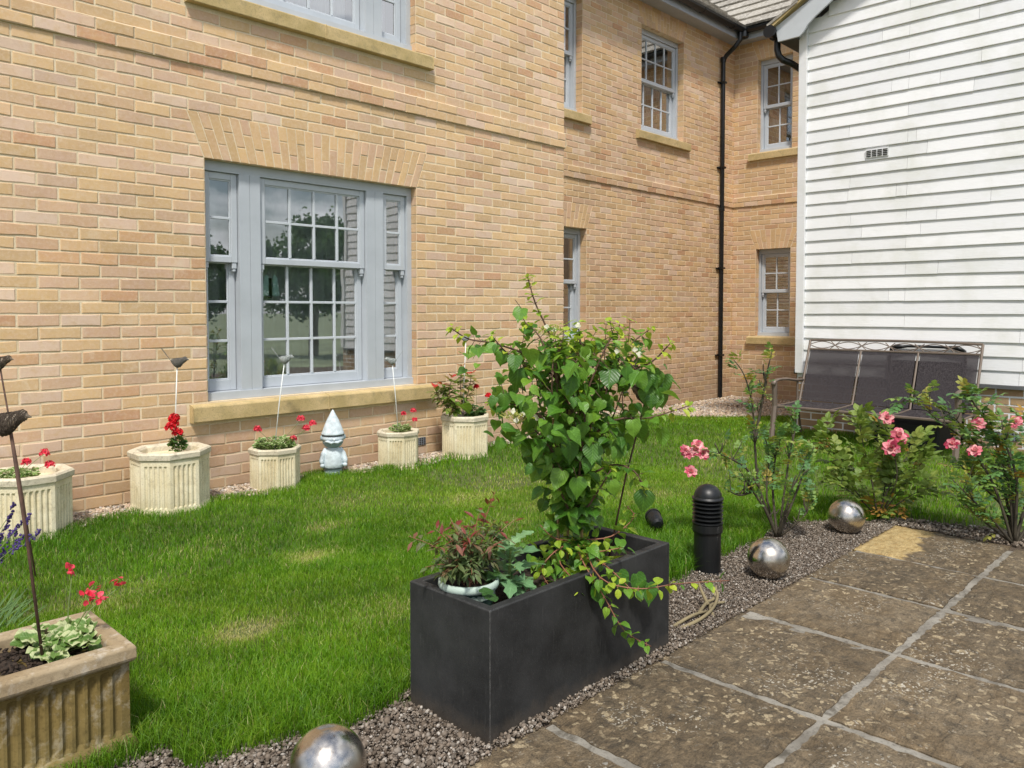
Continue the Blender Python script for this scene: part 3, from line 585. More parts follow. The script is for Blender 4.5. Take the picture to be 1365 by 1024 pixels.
def window(bld,mx,x0,x1,z0,z1,lights,zm,seed,rec=.065,sill=(.0,.0),rows=(2,2),sillz=None,bleft=.12,bright=.12,sillh=.122,siply=True,lab=None):
    """box sash window: frame mesh is the part, sashes, glass, sill and arch its sub-parts"""
    fr=MB(); y=rec
    fr.box(x0,x1,y,y+.14,z1-.07,z1-.001)              # head
    fr.box(x0,x1,y-.018,y+.14,z0+.001,z0+.055)          # timber cill
    fr.box(x0,lights[0][0],y+.001,y+.139,z0+.055,z1-.07); fr.box(lights[-1][1],x1,y+.001,y+.139,z0+.055,z1-.07)
    for (a,b,*_),(c,d,*_) in zip(lights,lights[1:]):
        m=(b+c)/2
        fr.box(b,m-.001,y-.004,y+.138,z0+.055,z1-.07); fr.box(m+.001,c,y-.004,y+.138,z0+.055,z1-.07); fr.box(m-.001,m+.001,y+.004,y+.13,z0+.055,z1-.07)
    W=fr.build('window','paint',bld,mx,bevel=.003)
    if lab: W['label']=lab
    gl=MB(); 
    for (a,b,cols) in lights:
        up=MB(); ub=MB(); yu=y+.022
        g=sash(up,ub,a+.004,b-.004,zm-.024,z1-.072,yu,cols,rows[0],bot=.042)
        for hx in (a+.006,b-.046):                       # horns
            up.mat=0; up.box(hx+.004,hx+.036,yu+.004,yu+.036,zm-.066,zm-.025); up.box(hx+.010,hx+.030,yu+.008,yu+.032,zm-.086,zm-.067)
        us=up.build('upper_sash','paint2',W,mx,bevel=.003); 
        ub.build('glazing_bars','bar',W,mx,bevel=.002)
        gl.quad((g[0],yu+.018,g[2]),(g[1],yu+.018,g[2]),(g[1],yu+.018,g[3]),(g[0],yu+.018,g[3]))
        lo=MB(); lb=MB(); yl=y+.068
        g=sash(lo,lb,a+.004,b-.004,z0+.057,zm+.018,yl,cols,rows[1],bot=.075,top=.04)
        lo.build('lower_sash','paint2',W,mx,bevel=.003); lb.build('glazing_bars','bar',W,mx,bevel=.002)
        gl.quad((g[0],yl+.018,g[2]),(g[1],yl+.018,g[2]),(g[1],yl+.018,g[3]),(g[0],yl+.018,g[3]))
    gl.build('glass','glass',W,mx)
    # stone sill
    s_=MB(); zs=z0-.004
    xa,xb=x0-bleft,x1+bright; mid=[xa,(xa+xb)/2,xb] if xb-xa>1.5 else [xa,xb]
    for a,b in zip(mid,mid[1:]):
        p=[(-.055,zs-sillh),(-.055,zs-.022),(-.048,zs-.018),(rec+.02,zs+.012),(rec+.02,zs-sillh)]
        a2,b2=a+(.0012 if a!=xa else 0),b-(.0012 if b!=xb else 0)
        A=[s_.vert((a2,py,pz)) for py,pz in p]; B=[s_.vert((b2,py,pz)) for py,pz in p]
        for i in range(5): s_.face((A[i],B[i],B[(i+1)%5],A[(i+1)%5]))
        s_.face(A[::-1]); s_.face(B)
    s_.build('sill','sill',W,mx,bevel=.004)
    flat_arch(x0,x1,z1,.30 if z1<5 else .26,seed).build('brick_arch','arch',W,mx)
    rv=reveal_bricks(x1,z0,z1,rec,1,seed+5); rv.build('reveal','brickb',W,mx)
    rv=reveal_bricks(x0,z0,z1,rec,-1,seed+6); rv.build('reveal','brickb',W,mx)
    # dim room behind
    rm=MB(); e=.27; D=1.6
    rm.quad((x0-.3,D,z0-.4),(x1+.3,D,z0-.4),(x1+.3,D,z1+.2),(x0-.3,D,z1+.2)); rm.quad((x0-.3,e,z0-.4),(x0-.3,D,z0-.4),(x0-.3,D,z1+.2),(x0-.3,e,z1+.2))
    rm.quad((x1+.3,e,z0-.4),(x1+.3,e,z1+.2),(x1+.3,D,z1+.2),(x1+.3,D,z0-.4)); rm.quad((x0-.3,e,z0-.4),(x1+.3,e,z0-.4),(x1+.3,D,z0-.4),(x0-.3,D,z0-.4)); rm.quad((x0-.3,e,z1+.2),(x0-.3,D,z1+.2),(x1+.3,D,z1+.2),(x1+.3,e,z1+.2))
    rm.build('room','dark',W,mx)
    return W
def curtain(mx,x0,x1,z0,z1,y,mat,label,amp=.02,per=.09,name='curtain',fl=0.):
    mb=MB(); n=max(8,int((x1-x0)/.012)); rows=6; ids=[]
    for r in range(rows+1):
        z=z0+(z1-z0)*r/rows
        ids.append([mb.vert((x0+(x1-x0)*i/n,y+amp*math.sin(2*math.pi*(x0+(x1-x0)*i/n)/per+.4*math.sin(r*1.3+i*.1))+amp*.3*math.sin(i*.37),z)) for i in range(n+1)])
    for a,b in zip(ids,ids[1:]):
        for i in range(n): mb.face((a[i],a[i+1],b[i+1],b[i]))
    o=mb.build(name,mat,None,mx,smooth=True); tag(o,label,'curtain'); return o

# ---------------------------------------------------------------- brick building
BLD=empty('brick_building',(0,0,0),'L-shaped two-storey buff brick building with grey-blue sash windows and tiled roof','building')
HA=[(-3.72,-1.905,.6375,2.2875),(-3.72,-1.905,3.4125,5.0625)]
HB=[(.62,1.685,.9375-.0,2.2875),(.527,1.59,3.7125,5.1375),(2.855,3.915,3.7125,5.1375)]
# wall B hole bottoms on course lines
HB=[(.62,1.685,.8625,2.2875),(.527,1.59,3.7125,5.1375),(2.855,3.915,3.7125,5.1375)]
HC=[(-.665,-.105,.8625,2.2125+.0),(-.665,-.105,3.7125,5.1375)]
arch=lambda H:[(a,b,d,.30 if d<5 else .26) for a,b,c,d in H]
pr=(38,39)
brick_wall(-8.1,0,0,72,HA+[(-3.86,-1.76,.5,.64),(-3.86,-1.76,3.26,3.41)],arch(HA),pr,0,1).build('wall','brick',BLD,MA)['label']='front brick wall with the wide triple sash windows'
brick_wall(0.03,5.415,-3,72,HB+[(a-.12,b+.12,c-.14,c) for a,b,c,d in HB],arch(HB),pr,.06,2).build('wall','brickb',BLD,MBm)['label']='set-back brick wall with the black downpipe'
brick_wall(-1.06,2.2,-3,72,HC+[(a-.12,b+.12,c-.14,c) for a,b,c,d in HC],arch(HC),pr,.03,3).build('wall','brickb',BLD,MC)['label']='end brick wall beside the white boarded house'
# return wall at the corner of the front wall (faces away from the yard's left)
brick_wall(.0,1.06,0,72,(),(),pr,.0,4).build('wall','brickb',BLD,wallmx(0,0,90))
backing(-8.1,-.004,-.3,5.46,HA,.065,.3).build('mortar_backing','mortar',BLD,MA)
backing(.02,5.45,-.4,5.46,HB,.1,.3).build('mortar_backing','mortar',BLD,MBm)
backing(-1.08,2.2,-.4,5.46,HC,.1,.3).build('mortar_backing','mortar',BLD,MC)
mb=MB(); mb.quad((-.0045,0.004,-.3),(-.0045,1.06,-.3),(-.0045,1.06,5.46),(-.0045,.004,5.46)); mb.build('mortar_backing','mortar',BLD,I4)
# string course bed + sloped mortar weathering
for u0,u1,mx in ((-8.1,.014,MA),(.014,5.39,MBm),(-1.05,2.2,MC)):
    mb=MB(); z0=.0375+38*.075
    mb.box(u0,u1-.004,-.0135,.004,z0+.003,z0+.147)
    a=[(-.016,z0+.1455),(-.001,z0+.157),(.004,z0+.157),(.004,z0+.1455)]
    A=[mb.vert((u0,y,z)) for y,z in a]; B=[mb.vert((u1,y,z)) for y,z in a]
    for i in range(4): mb.face((A[i],B[i],B[(i+1)%4],A[(i+1)%4]))
    mb.face(A[::-1]); mb.face(B); mb.build('string_course','weathering',BLD,mx)
mb=MB(); mb.box(-8.1,.0,-.018,.0,-.3,.036); mb.build('footing','concrete',BLD,MA)
mb=MB(); mb.box(0.02,5.38,-.018,.0,-.4,-.19); mb.build('footing','concrete',BLD,MBm)

W1=window(BLD,MA,-3.72,-1.905,.6375,2.2875,[(-3.70,-3.445,1),(-3.285,-2.365,4),(-2.20,-1.955,1)],1.62,11,.065,rows=(2,3),bleft=.125,bright=.15,lab='wide triple sash window on the ground floor')
W2=window(BLD,MA,-3.72,-1.905,3.4125,5.0625,[(-3.70,-3.445,1),(-3.285,-2.365,4),(-2.20,-1.955,1)],4.40,12,.065,rows=(2,3),bleft=.12,bright=.15,lab='wide triple sash window upstairs with white curtains')
W3=window(BLD,MBm,.62,1.685,.8625,2.2875,[(.65,1.645,4)],1.62,13,.1,rows=(2,2))
W4=window(BLD,MBm,.527,1.59,3.7125,5.1375,[(.56,1.55,4)],4.45,14,.1,rows=(2,2),lab='half-hidden upstairs window beside the front corner')
W5=window(BLD,MBm,2.855,3.915,3.7125,5.1375,[(2.89,3.875,4)],4.45,15,.1,rows=(2,2),lab='upstairs sash window left of the downpipe')
W6=window(BLD,MC,-.665,-.105,.8625,2.2125,[(-.63,-.14,2)],1.56,16,.1,rows=(2,2),lab='narrow ground-floor sash window with closed slats')
W7=window(BLD,MC,-.665,-.105,3.7125,5.1375,[(-.63,-.14,2)],4.42,17,.1,rows=(2,2),lab='narrow upstairs sash window under the eaves')
# curtains and blinds hang inside: things of their own
curtain(MA,-3.68,-1.94,.70,2.24,.235,'net','grey net curtain hanging behind the wide ground-floor window',.012,.11,'net_curtain')
curtain(MA,-3.25,-2.44,3.46,5.0,.24,'curtw','wide white pleated curtain in the middle of the upstairs window',.022,.075)
curtain(MA,-2.19,-2.06,3.46,5.0,.24,'curtw','narrow white curtain at the right end of the wide upstairs window',.02,.06)
curtain(MBm,.7,1.44,3.9,5.1,.28,'curtw','white curtain in the half-hidden upstairs window by the corner',.025,.08)
curtain(MBm,.7,1.30,.9,2.25,.29,'net','grey curtain in the half-hidden ground-floor window',.025,.08)
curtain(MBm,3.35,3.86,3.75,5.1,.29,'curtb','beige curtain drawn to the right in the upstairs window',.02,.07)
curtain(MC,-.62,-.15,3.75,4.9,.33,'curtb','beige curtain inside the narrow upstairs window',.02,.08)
mb=MB()
for i in range(26):
    z=.93+i*.049; mb.obox((-.385,.27,z),Vector((1,0,0)),Vector((0,.55,.8)).normalized(),Vector((0,-.8,.55)).normalized(),.25,.017,.0014)
o=mb.build('slatted_blind','blind',None,MC); tag(o,'grey slatted blind closed behind the narrow ground-floor window','blind')
# hanging wing ornament inside big window
orn=empty('hanging_ornament',(-3.155,.17,1.36),'pair of pale aqua wings hanging inside the big window pane','ornament')
for sgn,dx in ((-1,-.032),(1,.034)):
    mb=MB(); prof=[(.0,-.013),(.006,-.03),(.05,-.026),(.10,-.02),(.145,-.016),(.16,.0),(.145,.017),(.09,.022),(.05,.024),(.006,.03)]
    cx=-3.155+dx; ring=[(cx+ -sgn*.0+x+sgn*(.012*(1-z/.16)),z+1.365) for z,x in prof]
    A=[mb.vert((x,.165,z)) for x,z in ring]; B=[mb.vert((x,.172,z)) for x,z in ring]; n=len(ring)
    for i in range(n): mb.face((A[i],A[(i+1)%n],B[(i+1)%n],B[i]))
    mb.face(A[::-1]); mb.face(B); mb.build('wing','aqua',orn,I4)
mb=MB(); mb.box(-3.17,-3.14,.176,.182,1.35,1.50); mb.build('dark_body','darkfab',orn,I4)
mb=MB(); mb.tube([(-3.155,.17,1.52),(-3.155,.17,1.62)],.0015,4); mb.build('string','whiterod',orn,I4)
# eaves, gutters, roof
mb=MB()
mb.box(-8.4,5.15,-.25,-.225,5.40,5.60); mb.box(-8.4,5.15,-.225,.0,5.425,5.44)
mb.build('fascia','fascia',BLD,MBm)
mb=MB(); mb.box(-.811,2.4,-.25,-.225,5.40,5.60); mb.box(-1.06,2.4,-.2245,.0,5.426,5.441); mb.build('fascia','fascia',BLD,MC)
def gutter(mb,x0,x1,y,z,r=.058):
    n=9; A=[];B=[]
    pts=[(y+r*math.cos(math.pi+math.pi*k/(n-1)),z+r*math.sin(math.pi+math.pi*k/(n-1))) for k in range(n)]
    pts+=[(y+(r-.006)*math.cos(2*math.pi-math.pi*k/(n-1)),z+(r-.006)*math.sin(2*math.pi-math.pi*k/(n-1))) for k in range(n)]
    mb.ring_loft([[(x0,a,b) for a,b in pts],[(x1,a,b) for a,b in pts]])
    for x in np.arange(x0+.4,x1,.85): 
        q=[(y+(r+.006)*math.cos(math.pi+math.pi*k/8),z+(r+.006)*math.sin(math.pi+math.pi*k/8)) for k in range(9)]
        mb.ring_loft([[(x-.03,a,b) for a,b in q],[(x+.03,a,b) for a,b in q]])
mb=MB(); gutter(mb,-8.4,5.08,-.315,5.53); mb.build('gutter','black',BLD,MBm,smooth=False)
mb=MB(); gutter(mb,-.74,2.4,-.315,5.53); mb.build('gutter','black',BLD,MC)
mb=MB(); mb.lathe([(.075,-.1),(.075,.03)],12,(5.08,-.315,5.52)); mb.build('gutter_corner','black',BLD,MBm)
mb=MB(); mb.tube([(4.98,-.31,5.47),(4.98,-.31,5.36),(4.96,-.24,5.27),(4.955,-.10,5.17),(4.953,-.05,5.10),(4.953,-.05,5.0),(4.953,-.05,-.13)],.034,12)
for z in (1.9,3.45,4.75,.55): mb.box(4.915,4.992,-.095,-.006,z,z+.03); mb.box(4.86,4.915,-.03,-.004,z+.004,z+.024)
for z in (5.08,2.8,): mb.lathe([(.042,0),(.042,.07)],12,(4.953,-.05,z))
mb.build('downpipe','black',BLD,MBm,smooth=False)
# roof: courses of tiles on both slopes
def roof(mb,x0,x1,y0,z0,pitch,rows,clip=None,seed=1):
    rd=random.Random(seed); c,s=math.cos(pitch),math.sin(pitch); g=.30; w=.30
    for r in range(rows):
        for k in range(int((x1-x0)/w)+1):
            x=x0+k*w+(w/2 if r%2 else 0)
            if clip and not clip(x,r*g): continue
            mb.cur=(rd.random(),rd.random(),0); t=rd.uniform(-.002,.004); l=.37
            ya=y0+r*g*c; za=z0+r*g*s
            A=Vector((x,ya,za+.018+t)); d=Vector((0,c,s)); n=Vector((0,-s,c))
            A=A+n*.012
            p=[A,A+Vector((w-.006,0,0)),A+Vector((w-.006,0,0))+d*l-n*.036,A+d*l-n*.036]
            q=[v-n*.034 for v in p]
            i=[mb.vert(v) for v in q+p]
            for f in ((0,3,2,1),(4,5,6,7),(0,1,5,4),(1,2,6,5),(2,3,7,6),(3,0,4,7)): mb.face([i[j] for j in f])
cs=math.cos(R(40))
mb=MB(); roof(mb,-8.4,5.3,-.33,5.575,R(40),14,lambda x,d:x< 5.35+d*cs,5); mb.build('roof_slope','tile',BLD,MBm)
mb=MB(); roof(mb,-5.2,2.4,-.33,5.575,R(40),14,lambda x,d:x>-.80-d*cs-.45,6); mb.build('roof_slope','tile',BLD,MC)
mb=MB(); mb.quad((-8.4,-.3,5.56),(5.2,-.3,5.56),(8.7,3.4,8.6),(-8.4,3.4,8.6)); mb.build('roof_underlay','dark',BLD,MBm)
mb=MB(); mb.quad((-.78,-.3,5.56),(2.4,-.3,5.56),(2.4,3.4,8.6),(-4.5,3.4,8.6)); mb.build('roof_underlay','dark',BLD,MC)
# air bricks
def airbrick(mx,x0,x1,z0,z1,parent,nx=9,nz=4,y=-.004):
    mb=MB(); mb.box(x0,x1,y-.004,y+.01,z0,z1)
    cw,ch=(x1-x0)/nx,(z1-z0)/nz
    o=mb.build('air_vent','vent',parent,mx)
    hb=MB()
    for i in range(nx):
        for j in range(nz): hb.box(x0+cw*(i+.22),x0+cw*(i+.78),y-.0055,y,z0+ch*(j+.2),z0+ch*(j+.8))
    hb.build('vent_holes','dholes',o,mx)
airbrick(MA,-2.04,-1.82,.115,.18,BLD); airbrick(MA,-3.96,-3.78,.115,.18,BLD); airbrick(MBm,3.44,3.66,.04,.105,BLD)

# ---------------------------------------------------------------- white boarded house
HS=empty('weatherboard_house',(2,0,0),'white weatherboarded gabled house end above a low brick plinth','house')
yl=1.545  # left edge in the D frame (x = -world y)
def gable_z(x): return 4.12+(x-1.52)*.62
rd=random.Random(9); mb=MB(); P_=.1264
for n in range(0,42):
    zb=.592+n*P_; zt=zb+P_+.018
    x0=yl+.085
    if zb>4.2: x0=max(x0,1.62+(zb-4.12)/.62)
    x1=6.58
    if zb>4.2: x1=min(x1,8.2-1.62-(zb-4.12)/.62)
    if x0>=x1-.1: continue
    joints=sorted([rd.uniform(x0+.4,x1-.4) for _ in range(2)]+([2.62] if n%2==0 and n<30 else []))
    ed=[x0]+joints+[x1]
    for a,b in zip(ed,ed[1:]):
        if b-a<.05: continue
        mb.cur=(rd.random(),rd.random(),0); m=max(2,int((b-a)/.3)); jd=rd.uniform(-.0015,.0015); rows=[]
        sag=rd.uniform(-.001,.002)
        for i in range(m+1):
            x=a+(b-a)*i/m; w=math.sin(i*1.3+n)*.0012+rd.uniform(-.0008,.0008)
            yb=-.0225+jd+w*.8; zz=zb+w+sag*math.sin(math.pi*i/m)
            xx=x-(.0012 if i==m else 0)+(.0012 if i==0 else 0)
            rows.append([mb.vert(p) for p in ((xx,-.004,zz),(xx,yb,zz),(xx,yb-.001,zz+.004),(xx,-.006,zt))])
        for p,q in zip(rows,rows[1:]):
            for k in range(3): mb.face((p[k],q[k],q[k+1],p[k+1]))
        mb.face(rows[0]); mb.face(rows[-1][::-1])
mb.build('weatherboards','board',HS,MD)
mb=MB()   # sheathing behind the boards and the side wall, shaped to the gable
g=[(yl+.01,-.3),(6.65,-.3),(6.65,4.15),(4.10,5.72),(yl+.01,4.15)]
A=[mb.vert((x,.002,z)) for x,z in g]; B=[mb.vert((x,3.35,z)) for x,z in g]
for i in range(5): mb.face((A[i],A[(i+1)%5],B[(i+1)%5],B[i]))
mb.face(A); mb.face(B[::-1]); mb.build('wall_core','board',HS,MD)
mb=MB(); mb.box(yl,yl+.085,-.042,.02,.60,4.35); mb.build('corner_board','board',HS,MD,bevel=.003)
mb=MB(); mb.box(6.58,6.66,-.042,.02,.60,4.35); mb.build('corner_board','board',HS,MD,bevel=.003)
brick_wall(yl+.02,6.66,-3,7,[(3.34,3.58,.09,.17)],(),(),.02,21).build('plinth_bricks','brickg',HS,MD)
mb=backing(yl+.02,6.66,-.4,.58,[],0,.1); mb.build('mortar_backing','weathering',HS,MD)
mb=MB(); mb.box(yl+.085,6.58,-.045,.0,.560,.588); mb.build('drip_flashing','lead',HS,MD)
airbrick(MD,3.34,3.58,.10,.17,HS)
# louvre vent in the boards
mb=MB()
for k in range(4):
    for j in range(4):
        x=2.245+k*.052; z=2.775+j*.017
        mb.box(x,x+.042,-.038,-.024,z,z+.009)
o=mb.build('louvre_vent','dholes',HS,MD)
mb=MB(); mb.box(2.235,2.45,-.033,-.022,2.765,2.85); mb.build('vent_plate','board',o,MD)
# barge board with curved foot, verge, roof slope, gutter end, swan neck and downpipe
def bx(x,u): return x
pts_low=[(1.372,4.075),(1.60,4.078),(1.645,4.115),(1.69,4.18),(1.77,4.245),(1.93,4.352),(2.6,4.77),(4.10,5.70),(6.85,4.0)]
pts_top=[(1.345,4.235),(1.56,4.345),(1.66,4.39),(1.76,4.447),(1.86,4.51),(2.0,4.60),(2.7,5.03),(4.10,5.90),(6.90,4.17)]
mb=MB(); F=[mb.vert((x,-.165,z)) for x,z in pts_low]; G=[mb.vert((x,-.165,z)) for x,z in pts_top]; Fbk=[mb.vert((x,-.14,z)) for x,z in pts_low]; Gbk=[mb.vert((x,-.14,z)) for x,z in pts_top]
for i in range(len(F)-1):
    mb.face((F[i],F[i+1],G[i+1],G[i])); mb.face((Fbk[i],Gbk[i],Gbk[i+1],Fbk[i+1])); mb.face((F[i],Fbk[i],Fbk[i+1],F[i+1])); mb.face((G[i],G[i+1],Gbk[i+1],Gbk[i]))
mb.face((F[0],G[0],Gbk[0],Fbk[0])); mb.build('barge_board','barge',HS,MD)
mb=MB(); L=[(1.29,4.205),(4.10,5.94)]
for (a,za),(b,zb) in ((L[0],L[1]),):
    mb.quad((a,-.21,za),(b,-.21,zb),(b,-.21,zb+.035),(a,-.21,za+.035)); mb.quad((a,-.21,za),(a,-.13,za),(b,-.13,zb),(b,-.21,zb)); mb.quad((a,-.21,za),(a,-.21,za+.035),(a,-.13,za+.035),(a,-.13,za)); mb.quad((a,-.21,za+.035),(b,-.21,zb+.035),(b,-.13,zb+.035),(a,-.13,za+.035))
mb.build('verge_strip','sill',HS,MD)
mb=MB(); rd=random.Random(4)
for r in range(11):
    a=1.27+r*.265; za=4.245+(a-1.29)*.618; b=a+.33; zb=za+.33*.618-.03
    for k in range(11):
        y0=-.22+k*.32; mb.cur=(rd.random(),rd.random(),0); t=rd.uniform(0,.004)
        i=[mb.vert(p) for p in ((a,y0,za+t),(a,y0+.315,za+t),(b,y0+.315,zb+t),(b,y0,zb+t),(a,y0,za+.03+t),(a,y0+.315,za+.03+t),(b,y0+.315,zb+.03),(b,y0,zb+.03))]
        for f in ((0,3,2,1),(4,5,6,7),(0,1,5,4),(1,2,6,5),(2,3,7,6),(3,0,4,7)): mb.face([i[j] for j in f])
mb.build('roof_slope','tile',HS,MD)
mb=MB(); mb.box(1.36,1.55,-.14,3.3,4.085,4.10); mb.box(1.36,1.385,-.14,3.3,4.10,4.22); mb.build('eaves_soffit','dark',HS,MD)
mb=MB()
n=10; pts=[(1.30+.06*math.cos(math.pi+math.pi*k/(n-1)),4.20+.06*math.sin(math.pi+math.pi*k/(n-1))) for k in range(n)]
mb.ring_loft([[(a,-.20,b) for a,b in pts],[(a,3.2,b) for a,b in pts]])
pts=[(1.30+.066*math.cos(2*math.pi*k/16),4.185+.066*math.sin(2*math.pi*k/16)) for k in range(16)]
mb.ring_loft([[(a,-.225,b) for a,b in pts],[(a,-.205,b) for a,b in pts]])
mb.ring_loft([[(a,-.10,b) for a,b in pts],[(a,-.0,b) for a,b in pts]])
mb.build('gutter','black',HS,MD)
mb=MB(); mb.tube([(1.31,-.05,4.13),(1.31,-.05,4.03),(1.325,-.04,3.965),(1.36,-.02,3.92),(1.43,.06,3.88),(1.468,.20,3.84),(1.472,.25,3.76),(1.472,.25,.0)],.034,12)
mb.box(1.425,1.55,.20,.30,.57,.62)
mb.build('downpipe','black',HS,MD)
# ---------------------------------------------------------------- ground
def ss(x,a,b):
    t=min(1,max(0,(x-a)/(b-a))); return t*t*(3-2*t)
def gh(x,y):
    return .03*ss(y,-1.1,-.35)*(1-ss(x,-.5,1.))-.13*ss(x,1.,3.)*ss(y,-2.,0.)
def wob(x,s=1.): return .5*math.sin(x*3.1*s+1)+.3*math.sin(x*7.3*s+2)+.2*math.sin(x*15.7*s)
def near_edge(x):   # lawn edge towards the paving
    y=-3.2
    if x<-4.9: y=-3.12+(x+4.9)*-.0
    if x<-5.2: y=-2.95
    if x>-1.75: y=-3.18-.42*ss(x,-1.75,-1.05)-1.0*ss(x,-1.1,-.75)-6*ss(x,-.85,-.5)
    return y+.05*wob(x)
def far_edge(x):    # lawn edge towards the walls
    y=-.30 if x<-.6 else -.30+.75*ss(x,-.6,1.2)
    if x>2.2: y=.45-.5*ss(x,2.5,3.2)-1.3*ss(x,3.0,3.6)
    if x<-.6:
        y+=.06*wob(x,1.4)
        for c,w in ((-5.5,.35),(-3.0,.2),(-1.1,.35),(-2.85,.15)): y+=.20*math.exp(-((x-c)/w)**2)
    else: y+=.05*wob(x)
    return y
def inlawn(x,y):
    if not(near_edge(x)<y<far_edge(x)): return False
    if x>1.93 and y<-1.5: return False
    if -4.56<x<-3.56 and -3.62<y<-3.18: return False
    return True
def sheet(name,x0,x1,y0,y1,step,fn,mat,kind='structure'):
    mb=MB(); nx=int((x1-x0)/step)+1; ny=int((y1-y0)/step)+1
    ids=[[mb.vert((x0+(x1-x0)*i/nx,y0+(y1-y0)*j/ny,fn(x0+(x1-x0)*i/nx,y0+(y1-y0)*j/ny))) for i in range(nx+1)] for j in range(ny+1)]
    for j in range(ny):
        for i in range(nx): mb.face((ids[j][i],ids[j][i+1],ids[j+1][i+1],ids[j+1][i]))
    o=mb.build(name,mat,None,I4,smooth=True); tag(o,kind=kind); return o
mb=MB(); mb.quad((-400,-400,-.33),(400,-400,-.33),(400,400,-.33),(-400,400,-.33)); tag(mb.build('ground','farground'),kind='structure')
sheet('soil_bed',-9,6,-10,1.2,.12,lambda x,y:gh(x,y)-.012+.008*wob(x*2+y*3,2)-(.06 if y<-3.75 and x<-1.4 else 0),'soil')
# lawn base follows the lawn outline
mb=MB(); xs=np.arange(-9,3.7,.06); prev=None
for x in xs:
    a,b=near_edge(x),far_edge(x)
    if x>1.93: a=max(a,-1.49)
    a=max(a,-9)
    m=14; row=[mb.vert((x,a+(b-a)*j/m,gh(x,a+(b-a)*j/m)+(.004 if 0<j<m else -.012))) for j in range(m+1)]
    if prev:
        for j in range(m): mb.face((prev[j],row[j],row[j+1],prev[j+1]))
    prev=row
tag(mb.build('lawn','thatch',smooth=True),kind='structure')
# paving: bed of pointing mortar with slabs as parts
patio=empty('patio',(-3,-4.2,0)); tag(patio,kind='structure')
mb=MB(); mb.box(-7.6,-1.33,-8.6,-3.635,-.12,-.0065); mb.build('pointing','joint',patio,I4)
cols=[(-3.612,-4.202),(-4.236,-4.83),(-4.865,-5.45),(-5.49,-6.1),(-6.14,-6.74),(-6.78,-7.4),(-7.44,-8.)]
xj=[-7.4,-6.79,-6.17,-5.56,-4.95,-4.335,-3.72,-3.075,-2.475,-1.90,-1.27]
rd=random.Random(31)
for ci,(ya,yb) in enumerate(cols):
    sh=0 if ci<2 else rd.uniform(-.3,.3)
    for xa,xb in zip(xj,xj[1:]):
        xa+=sh; xb+=sh
        gap=.018 if ci==0 else .02
        if ci==0 and xb==-1.27: xb=-1.22
        mb=MB(); sandy=1. if (ci==0 and xa>-2.0) else 0.
        mb.cur=(rd.random(),rd.random(),0.)
        m=22; n=20; zt=rd.uniform(-.002,.003); tx=rd.uniform(-.003,.003); ty=rd.uniform(-.003,.003)
        ids=[]
        for j in range(n+1):
            rw=[]
            for i in range(m+1):
                u,v=i/m,j/n; x=xa+gap+(xb-xa-2*gap)*u; y=ya+(yb-ya)*v
                ex=min(u,1-u)*m; ey=min(v,1-v)*n
                e=.0 if min(ex,ey)>=1 else -.004
                if ex<1: x+=rd.uniform(-.007,.005)*(1 if u<.5 else -1)
                if ey<1: y+=rd.uniform(-.007,.004)*(-1 if v<.5 else 1)
                s_=0.
                if sandy: s_=.95*(1-ss(v+.08*wob(u*2.3,1.5)+.12*u,.34,.60))
                z=.0+zt+tx*u+ty*v+e+.0022*wob(x*4+y*5,2.)+rd.uniform(-.0006,.0006)
                rw.append(mb.vert((x,y,z),(mb.cur[0],mb.cur[1],s_)))
            ids.append(rw)
        for j in range(n):
            for i in range(m): mb.face((ids[j][i],ids[j+1][i],ids[j+1][i+1],ids[j][i+1]))
        # sides
        per=[ids[0][i] for i in range(m+1)]+[ids[j][m] for j in range(1,n+1)]+[ids[n][i] for i in range(m-1,-1,-1)]+[ids[j][0] for j in range(n-1,0,-1)]
        low=[mb.vert((mb.v[k][0],mb.v[k][1],-.05)) for k in per]
        for a in range(len(per)): b=(a+1)%len(per); mb.face((per[a],per[b],low[b],low[a]))
        mb.build('paving_slab','paving',patio,I4)
# ---------------------------------------------------------------- loose stones
def scatter(name,pts,sizes,mat,label=None,flat=.7,seed=1):
    """pts Nx3; jittered icosahedra"""
    rg=np.random.default_rng(seed); ph=(1+5**.5)/2
    iv=np.array([(-1,ph,0),(1,ph,0),(-1,-ph,0),(1,-ph,0),(0,-1,ph),(0,1,ph),(0,-1,-ph),(0,1,-ph),(ph,0,-1),(ph,0,1),(-ph,0,-1),(-ph,0,1)])/1.9
    ifc=np.array([(0,11,5),(0,5,1),(0,1,7),(0,7,10),(0,10,11),(1,5,9),(5,11,4),(11,10,2),(10,7,6),(7,1,8),(3,9,4),(3,4,2),(3,2,6),(3,6,8),(3,8,9),(4,9,5),(2,4,11),(6,2,10),(8,6,7),(9,8,1)])
    N=len(pts); pts=np.array(pts); sizes=np.array(sizes)
    v=iv[None]*(1+rg.uniform(-.28,.28,(N,12,1)))*np.stack([rg.uniform(.75,1.3,N),rg.uniform(.6,1.,N),rg.uniform(flat*.7,flat*1.2,N)],1)[:,None,:]
    q=rg.normal(size=(N,3,3)); q,_=np.linalg.qr(np.eye(3)[None]*1.2+q*.45)
    v=np.einsum('nij,nkj->nki',q,v)*sizes[:,None,None]+pts[:,None,:]
    f=(ifc[None]+12*np.arange(N)[:,None,None]).reshape(-1,3)
    return fastmesh(name,v.reshape(-1,3),f,mat,np.repeat(np.stack([rg.random(N),rg.random(N),rg.random(N),np.ones(N)],1),12,0))
